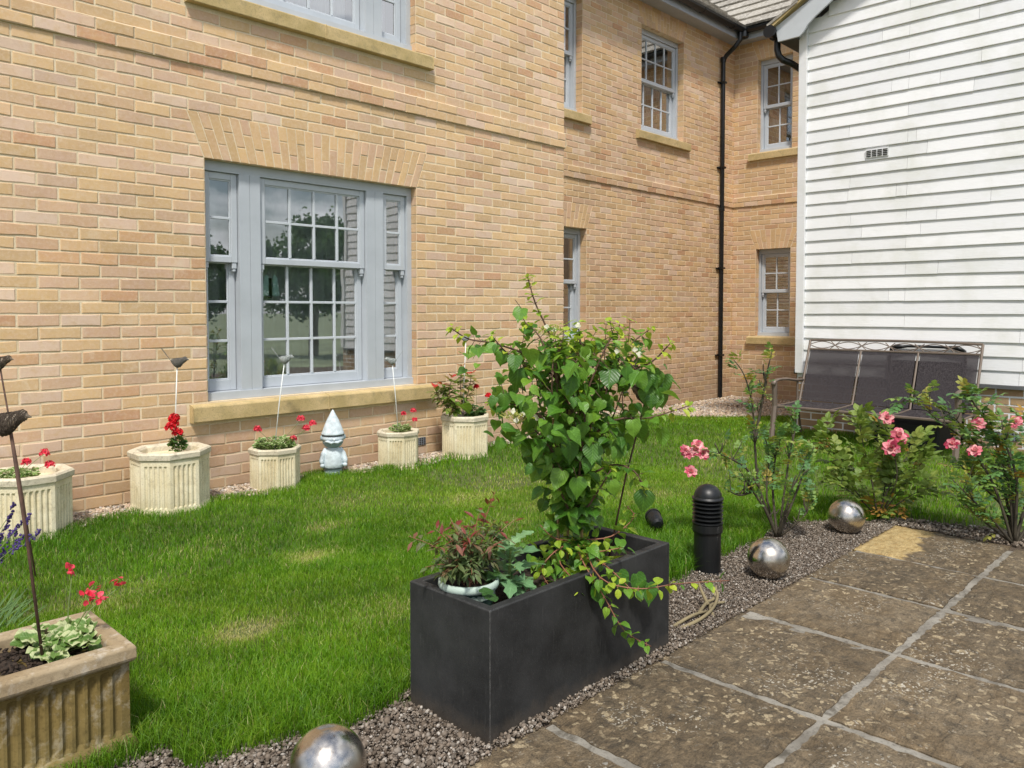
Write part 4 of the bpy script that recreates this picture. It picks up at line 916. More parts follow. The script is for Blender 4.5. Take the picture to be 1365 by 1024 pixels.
def fastmesh(name,v,f,mat,att,smooth=False):
    me=bpy.data.meshes.new(name); nf,k=f.shape
    me.vertices.add(len(v)); me.vertices.foreach_set('co',v.astype(np.float32).ravel())
    me.loops.add(nf*k); me.loops.foreach_set('vertex_index',f.astype(np.int32).ravel())
    me.polygons.add(nf); me.polygons.foreach_set('loop_start',np.arange(0,nf*k,k,dtype=np.int32))
    me.update(calc_edges=True)
    a=me.attributes.new('rnd','FLOAT_COLOR','POINT'); a.data.foreach_set('color',att.astype(np.float32).ravel())
    if smooth: me.polygons.foreach_set('use_smooth',np.ones(nf,dtype=bool))
    me.materials.append(M[mat]); me.update()
    o=bpy.data.objects.new(name,me); COL.objects.link(o); return o
rg=np.random.default_rng(5); P=[];S=[]
def clodzone(x,y): return (-3.628<y<near_edge(x)+.05) and not(-4.55<x<-3.57 and -3.582<y<-3.20)
for _ in range(150000):
    x=rg.uniform(-6.4,-.75); y=rg.uniform(-3.66,-2.85)
    if x<-5.2 and rg.random()<.3: continue
    if clodzone(x,y):
        s=.0022+.0055*rg.random()**2.6
        if rg.random()<.012 and x<-4.4: s=.0115
        if x>-3.5: s*=.85
        P.append((x,y,gh(x,y)+s*.25+rg.random()*.010)); S.append(s)
    if len(P)>62000: break
for _ in range(9000):
    x=rg.uniform(-1.5,-.5); y=rg.uniform(-5.2,-3.3)
    if y<near_edge(x)+.04 and not (x<-1.24 and y<-3.62):
        s=.004+.008*rg.random()**2; P.append((x,y,gh(x,y)+s*.25)); S.append(s)
o=scatter('soil_clods',P,S,'clod',flat=.8); tag(o,'dry grey brown crumbly soil and small stones between lawn and paving','soil',kind='stuff')
P=[];S=[]
for _ in range(16000):
    x=rg.uniform(-6,0.); y=rg.uniform(-.55,-.02)
    if y>far_edge(x)-.05: s=.006+.009*rg.random(); P.append((x,y,gh(x,y)+.004+rg.random()*.008)); S.append(s)
o=scatter('wall_shingle',P,S,'gravel',seed=2); tag(o,'strip of mixed tan and white shingle along the foot of the front wall','gravel',kind='stuff')
P=[];S=[]
for _ in range(22000):
    x=rg.uniform(.02,5.4); y=rg.uniform(-1.5,1.05)
    if y>far_edge(x)-.06 and not(x>1.95 and y<-1.5): s=.011+.014*rg.random(); P.append((x,y,gh(x,y)+.006+rg.random()*.014)); S.append(s)
o=scatter('corner_shingle',P,S,'gravel',seed=3); tag(o,'brown shingle bed in the far corner by the downpipe','gravel',kind='stuff')
# ---------------------------------------------------------------- grass
def vnoise(x,y,s,seed):
    x=x*s+seed*17.3; y=y*s+seed*9.1
    return (np.sin(x*1.3+1.7*np.sin(y*.9))+np.sin(y*1.7+1.3*np.sin(x*1.1+2))+np.sin((x+y)*.77+seed))/6+.5
def grass(n,x0,x1,y0,y1,h,w,seed,keep=None):
    rg=np.random.default_rng(seed); x=rg.uniform(x0,x1,n); y=rg.uniform(y0,y1,n)
    ok=np.array([inlawn(a,b) for a,b in zip(x,y)]); 
    if keep is not None: ok&=keep(x,y)
    x=x[ok]; y=y[ok]; N=len(x)
    z=np.array([gh(a,b) for a,b in zip(x,y)])
    big=vnoise(x,y,1.6,1); med=vnoise(x,y,5.,2); fine=vnoise(x,y,17.,3)
    dry=np.zeros(N)
    for cx,cy,r,a in ((-3.2,-.9,.25,.25),(-4.9,-1.6,.2,.3),(-2.6,-1.4,.2,.35),(-.3,-1.9,.3,.3),(-1.7,-2.2,.22,.4),(-3.9,-2.6,.15,.3),(-4.64,-2.34,.12,1.35),(-3.98,-1.72,.13,.75),(-3.65,-1.3,.12,.65),(-4.2,-2.6,.2,.22),(-2.3,-1.9,.28,.30),(-2.9,-2.0,.25,.25),(-2.0,-1.2,.3,.25),(-4.3,-1.2,.2,.2),(-3.3,-2.3,.2,.25),(-1.2,-2.4,.3,.2),(-1.,-1.,.4,.15)):
        dry+=a*np.exp(-(((x-cx)/r)**2+((y-cy)/(r*.7))**2))
    dry=np.clip(dry,0,1)
    H=h*(.55+.5*big+.35*med+.25*rg.random(N))*(1-.62*dry)
    # longer tufts near edges and obstacles
    ne=np.array([near_edge(a) for a in x]); fe=np.array([far_edge(a) for a in x])
    e=np.exp(-((y-ne)/.16)**2)*.5+np.exp(-((y-fe)/.10)**2)*.25
    for cx,cy,r,a in ((-2.78,-3.1,.28,1.1),(-5.15,-2.9,.25,.9),(-2.2,-3.05,.3,.6),(-4.8,-3.05,.3,.35),(-2.3,-2.6,.3,.8),(1.4,-2.4,.5,.3),(1.8,-2.4,.3,.6),(-4.65,-3.1,.15,.35),(-1.7,-3.0,.4,.5)): e+=a*np.exp(-(((x-cx)/r)**2+((y-cy)/r)**2))
    for cx,cy in ((-4.09,-.27),(-3.347,-.22),(-2.276,-.22),(-1.6,-.27),(-4.88,-.27)): e+=.45*np.exp(-(((x-cx)/.33)**2+((y-cy)/.33)**2))
    H*=1+e
    th=rg.uniform(0,2*np.pi,N); ln=rg.uniform(.1,.75,N)*(1+.3*e); wd=w*rg.uniform(.6,1.2,N)
    dx,dy=np.cos(th),np.sin(th); th2=th+rg.uniform(-1.2,1.2,N)+np.pi/2; sx,sy=np.cos(th2)*wd/2,np.sin(th2)*wd/2
    l=H*ln
    V=np.zeros((N,5,3))
    V[:,0]=np.stack([x-sx,y-sy,z-.004],1); V[:,1]=np.stack([x+sx,y+sy,z-.004],1)
    mx,my,mz=x+dx*l*.35,y+dy*l*.35,z+H*.6
    V[:,2]=np.stack([mx+sx*.85,my+sy*.85,mz],1); V[:,3]=np.stack([mx-sx*.85,my-sy*.85,mz],1)
    V[:,4]=np.stack([x+dx*l,y+dy*l,z+H*(1-.25*ln)],1)
    b=5*np.arange(N)[:,None]
    F=np.concatenate([b+np.array([0,1,2]),b+np.array([0,2,3]),b+np.array([3,2,4])],0)
    hue=np.clip(.18+.45*(1-big)*.9+.25*(fine-.5)+rg.normal(0,.13,N)+.55*dry-.12*e,0,.93)
    hue=np.where(rg.random(N)<.022+.85*dry,rg.uniform(.85,1,N),hue)
    br=np.clip(.5+.5*(med-.5)+rg.normal(0,.18,N),0,1)
    A=np.repeat(np.stack([hue,br,rg.random(N),np.ones(N)],1),5,0)
    return V.reshape(-1,3),F,A
parts=[grass(165000,-6.4,-3.4,-3.3,-1.6,.036,.0024,11),grass(90000,-6.4,-2.4,-1.7,-.0,.034,.0030,12),grass(78000,-3.5,-.9,-3.5,-1.4,.036,.0030,13),
       grass(75000,-2.6,1.95,-3.9,.5,.036,.0048,14,lambda x,y:(x>-1.2)|(y>-1.5)),grass(12000,1.9,3.6,-1.5,.6,.042,.007,15),grass(14000,-1.0,2.0,-8,-3.6,.042,.006,16)]
vo=0;Vs=[];Fs=[];As=[]
for V,F,A in parts: Vs.append(V);Fs.append(F+vo);As.append(A);vo+=len(V)
o=fastmesh('lawn_grass',np.concatenate(Vs),np.concatenate(Fs),'grass',np.concatenate(As)); tag(o,'short green lawn grass with pale dry patches','grass',kind='stuff')
# ---------------------------------------------------------------- stone pots
def octo(r,nf=8): return [(r*math.cos(R(22.5+45*k)),r*math.sin(R(22.5+45*k))) for k in range(nf)]
def fluted(r,nfl,dep):
    out=[]; o=octo(r)
    for k in range(8):
        a=Vector(o[k]); b=Vector(o[(k+1)%8]); d=b-a; n=Vector((d.y,-d.x)).normalized()
        n=-n if n.dot(a+b)<0 else n
        m0=.09; out.append(a)
        for i in range(nfl):
            u0=m0+(1-2*m0)*i/nfl; u1=m0+(1-2*m0)*(i+1)/nfl; g=(u1-u0)*.14
            for t in (0,.25,.5,.75,1):
                u=u0+g+(u1-u0-2*g)*t; out.append(a+d*u-n*(dep*math.sin(math.pi*t)))
    return out
def pot(loc,r,h,label,nfl=5,fill=.045):
    t=empty('stone_pot',loc,label,'plant pot','ribbed cream stone pots along the front wall')
    L=Matrix.Translation(loc)
    rb=r*.95; mb=MB(); z1=h*.13; z2=h*.80
    rg=lambda pts,z,s=1.:[(p[0]*s,p[1]*s,z) for p in pts]
    F=fluted(rb,nfl,.010); Oc=[]
    # plain octagon sampled like the fluted ring
    F0=fluted(rb,nfl,0.)
    mb.ring_loft([rg(F0,0,1.055),rg(F0,z1*.45,1.055),rg(F0,z1*.7,1.02),rg(F0,z1,1.),rg(F,z1+.008),rg(F,z2-.006),rg(F0,z2),rg(F0,h*.885,1.)])
    mb.build('pot_body','potstone',t,L,bevel=0)
    mb=MB(); o=octo(r)
    rr=lambda s,z:[(p[0]*s+random.uniform(-.001,.001),p[1]*s+random.uniform(-.001,.001),z+random.uniform(-.001,.001)) for p in o]
    mb.ring_loft([rr(.95,h*.88),rr(.995,h*.895),rr(1.0,h*.915),rr(1.005,h*.975),rr(.97,h),rr(.82,h*.998),rr(.77,h*.96),rr(.75,h-fill-.02)],cap=False)
    mb.build('rim','potrim',t,L)
    mb=MB(); mb.ring_loft([rr(.80,h-fill-.012),rr(.70,h-fill-.004),rr(.02,h-fill+.004)],cap=True); mb.build('compost','compost' if fill<.04 else 'potrim',t,L)
    return t
pot((-4.88,-.275,.0),.235,.375,'large ribbed cream stone pot leftmost against the brick wall, with pink geraniums')
pot((-4.09,-.27,.02),.24,.385,'large ribbed cream stone pot below the left end of the stone sill')
pot((-3.347,-.22,.0),.178,.315,'small ribbed cream stone pot full of geranium leaves, left of the garden gnome')
pot((-2.276,-.22,.0),.172,.312,'small ribbed cream stone pot between the gnome and the grey air vent')
pot((-1.60,-.265,.0),.216,.378,'cream ribbed stone pot with a red-tipped shrub, farthest along the wall',fill=.03)
# ---------------------------------------------------------------- trough bottom left
tr=empty('stone_trough',(-5.7,-2.69,0),'mossy fluted stone trough with brown-stained ribs in the lower left corner','planter')
def rect(x0,x1,y0,y1,z): return [(x0,y0,z),(x1,y0,z),(x1,y1,z),(x0,y1,z)]
X0,X1,Y0,Y1=-6.16,-5.258,-2.875,-2.50
mb=MB()
def flutefront(z,dep):
    pts=[]; n=26; a=X0+.03; b=X1-.03
    pts.append((X0+.012,Y0+.018,z))
    for i in range(n):
        u0=a+(b-a)*i/n; u1=a+(b-a)*(i+1)/n; g=(u1-u0)*.13
        for t in (0,.2,.4,.6,.8,1): pts.append((u0+g+(u1-u0-2*g)*t,Y0+.018+dep*math.sin(math.pi*t),z))
    pts+= [(X1-.012,Y0+.018,z),(X1-.012,Y1-.018,z),(X0+.012,Y1-.018,z)]
    return pts
mb.ring_loft([flutefront(.045,0),flutefront(.050,0.004),flutefront(.060,.010),flutefront(.225,.010),flutefront(.237,.005),flutefront(.242,0),flutefront(.262,0)])
mb.build('trough_body','trough',tr,I4)
mb=MB(); e=.008
mb.ring_loft([rect(X0-e,X1+e-.004,Y0-e,Y1+e,-.01),rect(X0-e,X1+e-.004,Y0-e,Y1+e,.026),rect(X0,X1-.006,Y0+.004,Y1,.040),rect(X0+.004,X1-.01,Y0+.012,Y1,.046)]); mb.build('plinth','trough',tr,I4,bevel=.004)
mb=MB(); 
def rimr(d,z): return rect(X0+d,X1-d,Y0+d,Y1-d,z)
mb.ring_loft([rimr(.015,.252),rimr(.0,.262),rimr(-.003,.270),rimr(-.002,.298),rimr(.004,.306),rimr(.045,.306),rimr(.052,.298),rimr(.056,.22)],cap=False); mb.build('rim','troughrim',tr,I4,bevel=.003)
mb=MB(); n=22
ids=[[mb.vert((X0+.05+(X1-X0-.10)*i/n,Y0+.05+(Y1-Y0-.10)*j/10,.262+.012*wob(i*.7+j*1.3,1.5)+random.uniform(0,.006))) for i in range(n+1)] for j in range(11)]
for j in range(10):
    for i in range(n): mb.face((ids[j][i],ids[j][i+1],ids[j+1][i+1],ids[j+1][i]))
mb.build('compost','compost',tr,I4)
pts=[(random.uniform(X0+.06,X1-.06),random.uniform(Y0+.06,Y1-.06),.272+random.random()*.012) for _ in range(700)]
o=scatter('bark_chips',pts,[random.uniform(.003,.011) for _ in pts],'chipm' if 'chipm' in M else 'clod',seed=8); 
o.data.materials[0]=M['compost']; o.parent=tr; o.matrix_parent_inverse=world(tr).inverted(); o['kind']='stuff'
# ---------------------------------------------------------------- black planter
pl=empty('black_planter',(-4.06,-3.395,0),'long black rectangular composite planter at the edge of the paving','planter')
a0,a1,b0,b1=-4.53,-3.59,-3.58,-3.21; h=.39; w=.030
mb=MB(); rc=lambda d,z:rect(a0+d,a1-d,b0+d,b1-d,z)
mb.ring_loft([rc(0,-.04),rc(0,h-.003),rc(.003,h),rc(w,h),rc(w+.002,h-.003),rc(w+.002,.25)],cap=True); mb.build('planter_box','planter',pl,I4,bevel=.0025)
mb=MB(); n=20
ids=[[mb.vert((a0+w+(a1-a0-2*w)*i/n,b0+w+(b1-b0-2*w)*j/8,.325+.01*wob(i*.9+j,1.3)+random.uniform(0,.006)-(.05 if i<6 else 0))) for i in range(n+1)] for j in range(9)]
for j in range(8):
    for i in range(n): mb.face((ids[j][i],ids[j][i+1],ids[j+1][i+1],ids[j+1][i]))
mb.build('compost','compost',pl,I4)
# green pot standing in it
gp=empty('green_flowerpot',(-4.425,-3.375,.2),'pale green-rimmed plastic flowerpot standing in the left end of the black planter','plant pot')
L=Matrix.Translation((-4.42,-3.37,.0))
mb=MB(); mb.lathe([(.065,.26),(.086,.385),(.086,.386)],28); mb.build('pot_body','potdk',gp,L,smooth=False)
mb=MB(); 
rings=[[(r*math.cos(2*math.pi*k/32),r*math.sin(2*math.pi*k/32),z) for k in range(32)] for r,z in ((.088,.384),(.095,.386),(.098,.396),(.096,.408),(.090,.411),(.085,.407),(.084,.36))]
mb.ring_loft(rings,cap=False); mb.build('rim','potgreen',gp,L,smooth=True)
mb=MB(); mb.lathe([(.084,.386),(.05,.393),(.002,.397)],20); mb.build('compost','compost',gp,L)
# ---------------------------------------------------------------- steel balls
def ball(x,y,r,label,z=None):
    mb=MB(); mb.blob((0,0,0),r,64,32); o=mb.build('steel_ball','steel',None,Matrix.Translation((x,y,(r-.006) if z is None else z))@Matrix.Rotation(x*3,4,'Z'),smooth=True)
    tag(o,label,'garden ornament','polished steel gazing balls in the border'); return o
ball(-5.008,-3.474,.098,'steel gazing ball at the bottom edge in front of the lawn, nearest the camera')
ball(-2.628,-3.506,.097,'steel gazing ball in front of the bare-stemmed rose, right of the bollard light')
ball(-1.616,-3.477,.100,'steel gazing ball farthest away beside the yellow-leaved peony')
# ---------------------------------------------------------------- bollard light
bl=empty('bollard_light',(-2.745,-3.25,0),'black domed bollard light with louvre rings at the lawn edge','lamp')
L=Matrix.Translation((-2.745,-3.25,-.01))
mb=MB(); mb.lathe([(.064,-.02),(.064,.215)],32); mb.lathe([(.080,0.0),(.080,.012),(.066,.016)],32); mb.build('post','blackm',bl,L)
mb=MB(); mb.lathe([(.0635,.20),(.070,.204),(.072,.212),(.071,.245),(.060,.246)],32); mb.build('collar','blackm',bl,L)
for i in range(6):
    z=.250+.0195*i
    mb=MB(); rings=[[(r*math.cos(2*math.pi*k/36),r*math.sin(2*math.pi*k/36),zz) for k in range(36)] for r,zz in ((.050,z+.012),(.073,z+.0035),(.0735,z),(.071,z-.002),(.050,z+.004))]
    mb.ring_loft(rings+[rings[0]],cap=False); mb.build('louvre','blackm',bl,L,smooth=False)
mb=MB(); mb.lathe([(.046,.245),(.046,.365)],24); mb.build('diffuser','vent',bl,L)
mb=MB(); pr_=[(.074,.362),(.0755,.366),(.074,.371),(.066,.373)]+[(.066*math.cos(a),.373+.061*math.sin(a)) for a in np.linspace(.08,1.5,12)]; mb.lathe(pr_,36); mb.build('dome','blackm',bl,L,smooth=True)
for a in (-2.4,-.8,.9,2.4):
    mb=MB(); mb.blob((.074*math.cos(a),.074*math.sin(a),.016),.005,8,5); mb.build('bolt','vent',bl,L)
# ---------------------------------------------------------------- garden spotlight behind the planter
sp=empty('garden_spotlight',(-2.40,-2.72,0),'small black ground spotlight in the grass behind the planter','lamp')
L=Matrix.Translation((-2.40,-2.72,.0))
Rr=Matrix.Rotation(R(70),3,'Y')@Matrix.Rotation(0,3,'Z')
ax=(Matrix.Rotation(R(50),3,'Z')@Matrix.Rotation(R(78),3,'Y'))
mb=MB(); mb.lathe([(.020,-.06),(.034,-.05),(.040,-.02),(.042,.035),(.046,.036),(.046,.05),(.038,.051)],24,(0,0,.085),ax); mb.build('lamp_head','blackm',sp,L)
mb=MB(); mb.tube([(0,0,-.02),(0,0,.05)],.018,10); mb.box(-.03,.03,-.012,.012,.03,.05); mb.build('stake','blackm',sp,L)
# ---------------------------------------------------------------- garden gnome
gn=empty('garden_gnome',(-2.82,-.13,0),'pale blue stone gnome with a tall pointed hat between two small pots','figurine')
ang=math.atan2(-5.19+.13,-6.095+2.82)  # faces the lawn corner
Gm=Matrix.Translation((-2.82,-.13,.01))@Matrix.Rotation(ang+math.pi/2+.12,4,'Z')@Matrix.Scale(1.02,4)
mb=MB(); mb.lathe([(.062,.0),(.066,.02),(.066,.058),(.060,.066)],28,(0,0,0),sx=1.,sy=.8)
mb.build('boots','gnomed',gn,Gm,smooth=True)
mb=MB(); mb.lathe([(.068,.066),(.076,.074),(.078,.10),(.072,.15),(.060,.19),(.046,.214),(.036,.222)],32,sy=.85); mb.build('coat','gnome',gn,Gm,smooth=True)
for s in (-1,1):
    mb=MB(); mb.tube([(s*.048,0,.208),(s*.072,-.012,.17),(s*.085,-.022,.125),(s*.084,-.035,.103)],[.018,.020,.019,.015],10); mb.blob((s*.082,-.038,.092),.017,10,7); mb.build('arm','gnome',gn,Gm,smooth=True)
mb=MB(); mb.lathe([(.03,.215),(.058,.228),(.074,.252),(.079,.282),(.074,.312),(.066,.318)],32,sy=.92); mb.build('head','gnomed',gn,Gm,smooth=True)
mb=MB() # moustache and beard mask
for s in (-1,1): mb.tube([(0,-.080,.268),(s*.022,-.081,.262),(s*.046,-.070,.272),(s*.066,-.048,.268)],[.009,.011,.009,.003],8)
mb.build('moustache','gnome',gn,Gm,smooth=True)
mb=MB(); mb.lathe([(.080,.272),(.0805,.290),(.0775,.308)],32,sy=.93); mb.build('face_band','gnome',gn,Gm,smooth=True)
mb=MB(); mb.blob((0,-.082,.285),.011,10,8); mb.build('nose','gnome',gn,Gm,smooth=True)
for s in (-1,1):
    mb=MB(); mb.blob((s*.083,-.005,.292),.016,10,8,sc=(.6,.8,1.2)); mb.build('ear','gnomed',gn,Gm,smooth=True)
mb=MB(); mb.lathe([(.070,.312),(.0815,.314),(.083,.322),(.078,.332),(.064,.372),(.046,.415),(.026,.455),(.010,.485),(.002,.496)],36,sy=.95); mb.build('hat','gnome',gn,Gm,smooth=True)
mb=MB(); mb.lathe([(.0822,.308),(.0828,.3125),(.070,.3128)],36,sy=.95); mb.lathe([(.0775,.067),(.0785,.0715),(.07,.072)],28,sy=.85); mb.build('outline','gnomel',gn,Gm)
# ---------------------------------------------------------------- wire birds on rods
def bird(px,rodbase,size,face,mat,rodmat,label,name='wire_bird',rodr=.0035,loops=26,tail=1.,tang=55,catgroup=None,back=0.):
    b=Vector(rodbase); p=Vector(px)
    t=empty(name,b,label,'garden ornament',catgroup)
    mb=MB(); mb.tube([b-Vector((0,0,.04)),b.lerp(p,.5)+Vector((0,0,0)),p-Vector((0,0,.18*size))],rodr,8); mb.build('rod',rodmat,t,I4,smooth=True)
    F=Matrix.Translation(p)@Matrix.Rotation(face,4,'Z')@Matrix.Scale(size,4)@Matrix.Translation((-back,0,0))
    sp_=[(-.34,.0),(-.30,.06),(-.18,.17),(0,.245),(.16,.235),(.28,.18),(.36,.145),(.43,.135),(.49,.105),(.535,.05),(.62,.010)]
    zc=[.15,.12,.06,0,.03,.11,.17,.20,.20,.185,.165]
    mb=MB(); rings=[[(x,r*.78*math.cos(2*math.pi*k/14),z+r*math.sin(2*math.pi*k/14)) for k in range(14)] for (x,r),z in zip([(a,max(b_,.008)) for a,b_ in sp_],zc)]
    mb.ring_loft(rings); mb.build('bird_body',{'birdw':'corew','birdg':'birdg'}.get(mat,'coreb'),t,F,smooth=True)
    mb=MB(); rd=random.Random(int(abs(px[0])*1000))
    for _ in range(loops):      # wire wound over the body
        x0=rd.uniform(-.22,.45); tl=rd.uniform(-.22,.22); ph=rd.uniform(0,6.28); pts=[]
        for k in range(15):
            a=2*math.pi*k/14*rd.choice([1,1]); x=min(.5,max(-.28,x0+tl*math.sin(a+ph)))
            i=max(j for j in range(len(sp_)) if sp_[j][0]<=x); f=(x-sp_[i][0])/(sp_[min(i+1,10)][0]-sp_[i][0]+1e-6)
            r=sp_[i][1]*(1-f)+sp_[min(i+1,10)][1]*f; z=zc[i]*(1-f)+zc[min(i+1,10)]*f; r=r*rd.uniform(1.03,1.14)
            pts.append((x,r*.8*math.cos(a),z+r*math.sin(a)))
        mb.tube(pts,.0085,4,cap=False)
    mb.build('wire_wrap',mat,t,F)
    if tail:
        mb=MB(); d=Vector((-math.cos(R(tang)),0,math.sin(R(tang)))); s=Vector((0,1,0)); o_=Vector((-.30,0,.10)); Lt=.80*tail
        for sg in (-1,1): mb.tube([o_,o_+d*Lt*.5+s*sg*.03,o_+d*Lt+s*sg*.075],.012,5)
        mb.tube([o_+d*Lt+s*.075,o_+d*(Lt*1.06),o_+d*Lt-s*.075],.012,5)
        for k in range(9): f=.12+k*.1; mb.tube([o_+d*Lt*f+s*(.008+.066*f),o_+d*Lt*(f+.04)-s*(.008+.066*f)],.010,4)
        mb.build('tail',mat,t,F)
    return t
gB='pale wire birds on white rods in the wall pots'
bird(BIRDS[0],RODB[0],.118,R(-40),'birdg','whiterod','dull grey wire bird on a white rod in the pot left of the window',catgroup=gB,loops=30)
bird(BIRDS[1],RODB[1],.112,R(-42),'birdw','whiterod','pale wire bird facing right on a leaning white rod in front of the big window',catgroup=gB)
bird(BIRDS[2],RODB[2],.105,R(140),'birdw','whiterod','pale wire bird facing left in front of the right-hand light of the big window',catgroup=gB)
bird(BIRDS[3],RODB[3],.105,R(140),'birdw','whiterod','pale wire bird farthest right, above the red-tipped shrub',catgroup=gB)
bird((-5.525,-2.75,.952),(-5.455,-2.75,.26),.118,R(-35),'birdb','rust','large rusty wire bird on a brown rod in the mossy trough',loops=60,rodr=.0042,back=.17,tail=0,catgroup='rusty wire birds on brown rods')
bird((BIRD2[0][0],BIRD2[0][1],BIRD2[0][2]),(-5.044,-1.089,0),.115,R(-38),'birdb','rust','rusty wire bird cut by the left picture edge, behind the larger one',loops=40,rodr=.0040,back=.1,tail=1,catgroup='rusty wire birds on brown rods')
WB=WB3[0]
bird((WB[0],WB[1],WB[2]),(WB[0]-.10,WB[1]+.10,.33),.155,R(-50),'birdb','rust','dark wire bird half hidden in the climbing shrub above the black planter',loops=60,tail=0,catgroup='rusty wire birds on brown rods')
# ---------------------------------------------------------------- bench
bn=empty('garden_bench',(1.4,-2.5,0),'brown metal three-seat bench with dark mesh panels against the white house','bench')
yL,yR=-1.75,-3.32; xF=1.12; 
def BT(f,z): # point on back plane: f along width 0..1, z height
    x=1.62+(z-.33)/(.955-.33)*.25; return (x,yL+(yR-yL)*f,z)
mb=MB()
for f in (0,1): mb.tube([BT(f,.30),BT(f,.62),BT(f,.955)],.0125,6)
n=24; mb.tube([(BT(i/n,.955+.012*math.sin(math.pi*i/n))) for i in range(n+1)],.012,6)
mb.tube([BT(0,.865),BT(1,.865)],.010,6); mb.tube([BT(0,.335),BT(1,.335)],.011,6)
for f in (1/3,2/3): mb.tube([BT(f,.335),BT(f,.865)],.010,6)
mb.build('back_frame','bench',bn,I4)
mb=MB()   # scrollwork: overlapping ovals
k=9
for i in range(6):
    f0,f1=i/6,(i+1)/6; c=(f0+f1)/2; hw=(f1-f0)*.5
    for s in (-1,1):
        mb.tube([BT(c-hw*1.0+2*hw*t,.910+s*.034*math.sin(math.pi*min(1,max(0,t)))-s*.0) for t in [j/12 for j in range(13)]],.0045,5)
        mb.tube([BT(f1-.028+.056*t,.910+s*(.036-.072*t)) for t in (0,.25,.5,.75,1)] if i<5 else [BT(f1-.03,.910+s*.036),BT(f1,.910)],.0045,5)
mb.build('scrollwork','bench',bn,I4)
for i in range(3):
    f0,f1=i/3+.012,(i+1)/3-.012
    mb=MB(); A_=[]; n=8
    ids=[[mb.vert(tuple(Vector(BT(f0+(f1-f0)*a/n,.355+(.855-.355)*b/n))+Vector((.012*math.sin(math.pi*a/n)*math.sin(math.pi*b/n),0,0)))) for a in range(n+1)] for b in range(n+1)]
    for b in range(n):
        for a in range(n): mb.face((ids[b][a],ids[b][a+1],ids[b+1][a+1],ids[b+1][a]))
    mb.build('back_panel','sling',bn,I4,smooth=True)
for i in range(3):
    mb=MB(); y0=yL+(yR-yL)*(i/3+.008); y1=yL+(yR-yL)*((i+1)/3-.008); n=8
    ids=[[mb.vert((xF+.0+(1.60-xF)*a/n,y0+(y1-y0)*b/n,.352-.012*math.sin(math.pi*a/n)-(.02 if a==0 else 0))) for a in range(n+1)] for b in range(n+1)]
    for b in range(n):
        for a in range(n): mb.face((ids[b][a],ids[b][a+1],ids[b+1][a+1],ids[b+1][a]))
    mb.build('seat_panel','sling',bn,I4,smooth=True)
mb=MB(); mb.tube([(xF,yL,.335),(xF,yR,.335)],.013,6); mb.tube([(1.6,yL,.335),(1.6,yR,.335)],.012,6)
for f in (0,1/3,2/3,1): 
    y=yL+(yR-yL)*f; mb.tube([(xF,y,.34),(1.36,y,.338),(1.61,y,.345)],.011,6)
mb.build('seat_frame','bench',bn,I4)
for y in (yL+.012,yR-.012):
    for (x0,x1_) in ((1.04,1.10),(1.70,1.60)):
        mb=MB(); zt=.575 if x0<1.2 else .56; 
        mb.tube([(x0,y,0.01),(x1_,y,.34),(x1_-.01 if x0<1.2 else x1_,y,zt)],[.020,.020,.020] if x0<1.2 else .012,6,sq=1.4 if x0<1.2 else 1.); mb.build('leg','bench',bn,I4)
    mb=MB(); mb.tube([(1.06,y,.545),(1.08,y,.578),(1.16,y,.590),(1.35,y,.585),(1.55,y,.560),(1.70,y,.555)],[.014]*6,8,sq=1.8); mb.build('armrest','bench',bn,I4,smooth=True)
# folded black chair behind the bench
ch=empty('folded_chair',(1.95,-2.83,0),'black-framed folded chair leaning on the white boards behind the bench','chair')
mb=MB(); q=[(1.90,-2.50,.02),(1.955,-2.50,.80),(1.958,-2.51,.885),(1.958,-2.56,.915),(1.958,-2.83,.918),(1.958,-3.10,.915),(1.958,-3.155,.885),(1.955,-3.16,.80),(1.90,-3.16,.02)]
mb.tube(q,.013,8); mb.tube([(1.94,-2.5,.55),(1.94,-3.16,.55)],.010,6); mb.build('chair_frame','blackm',ch,I4,smooth=True)
mb=MB(); mb.tube([(1.952,-2.51,.885),(1.952,-2.56,.91),(1.952,-2.66,.915)],[.016,.024,.012],8); mb.build('armrest','blackm',ch,I4,smooth=True); mb=MB(); mb.tube([(1.952,-3.15,.885),(1.952,-3.10,.912),(1.952,-2.98,.915)],[.016,.024,.012],8); mb.build('armrest','blackm',ch,I4,smooth=True)
mb=MB(); mb.quad((1.93,-2.52,.10),(1.93,-3.14,.10),(1.953,-3.14,.78),(1.953,-2.52,.78)); mb.build('seat_cloth','darkfab',ch,I4)
sb=MB(); sb.box(1.42,1.86,-3.10,-2.55,-.0,.245); o=sb.build('storage_box','darkfab',None,I4,bevel=.02); tag(o,'low black covered box under the right half of the bench','box')
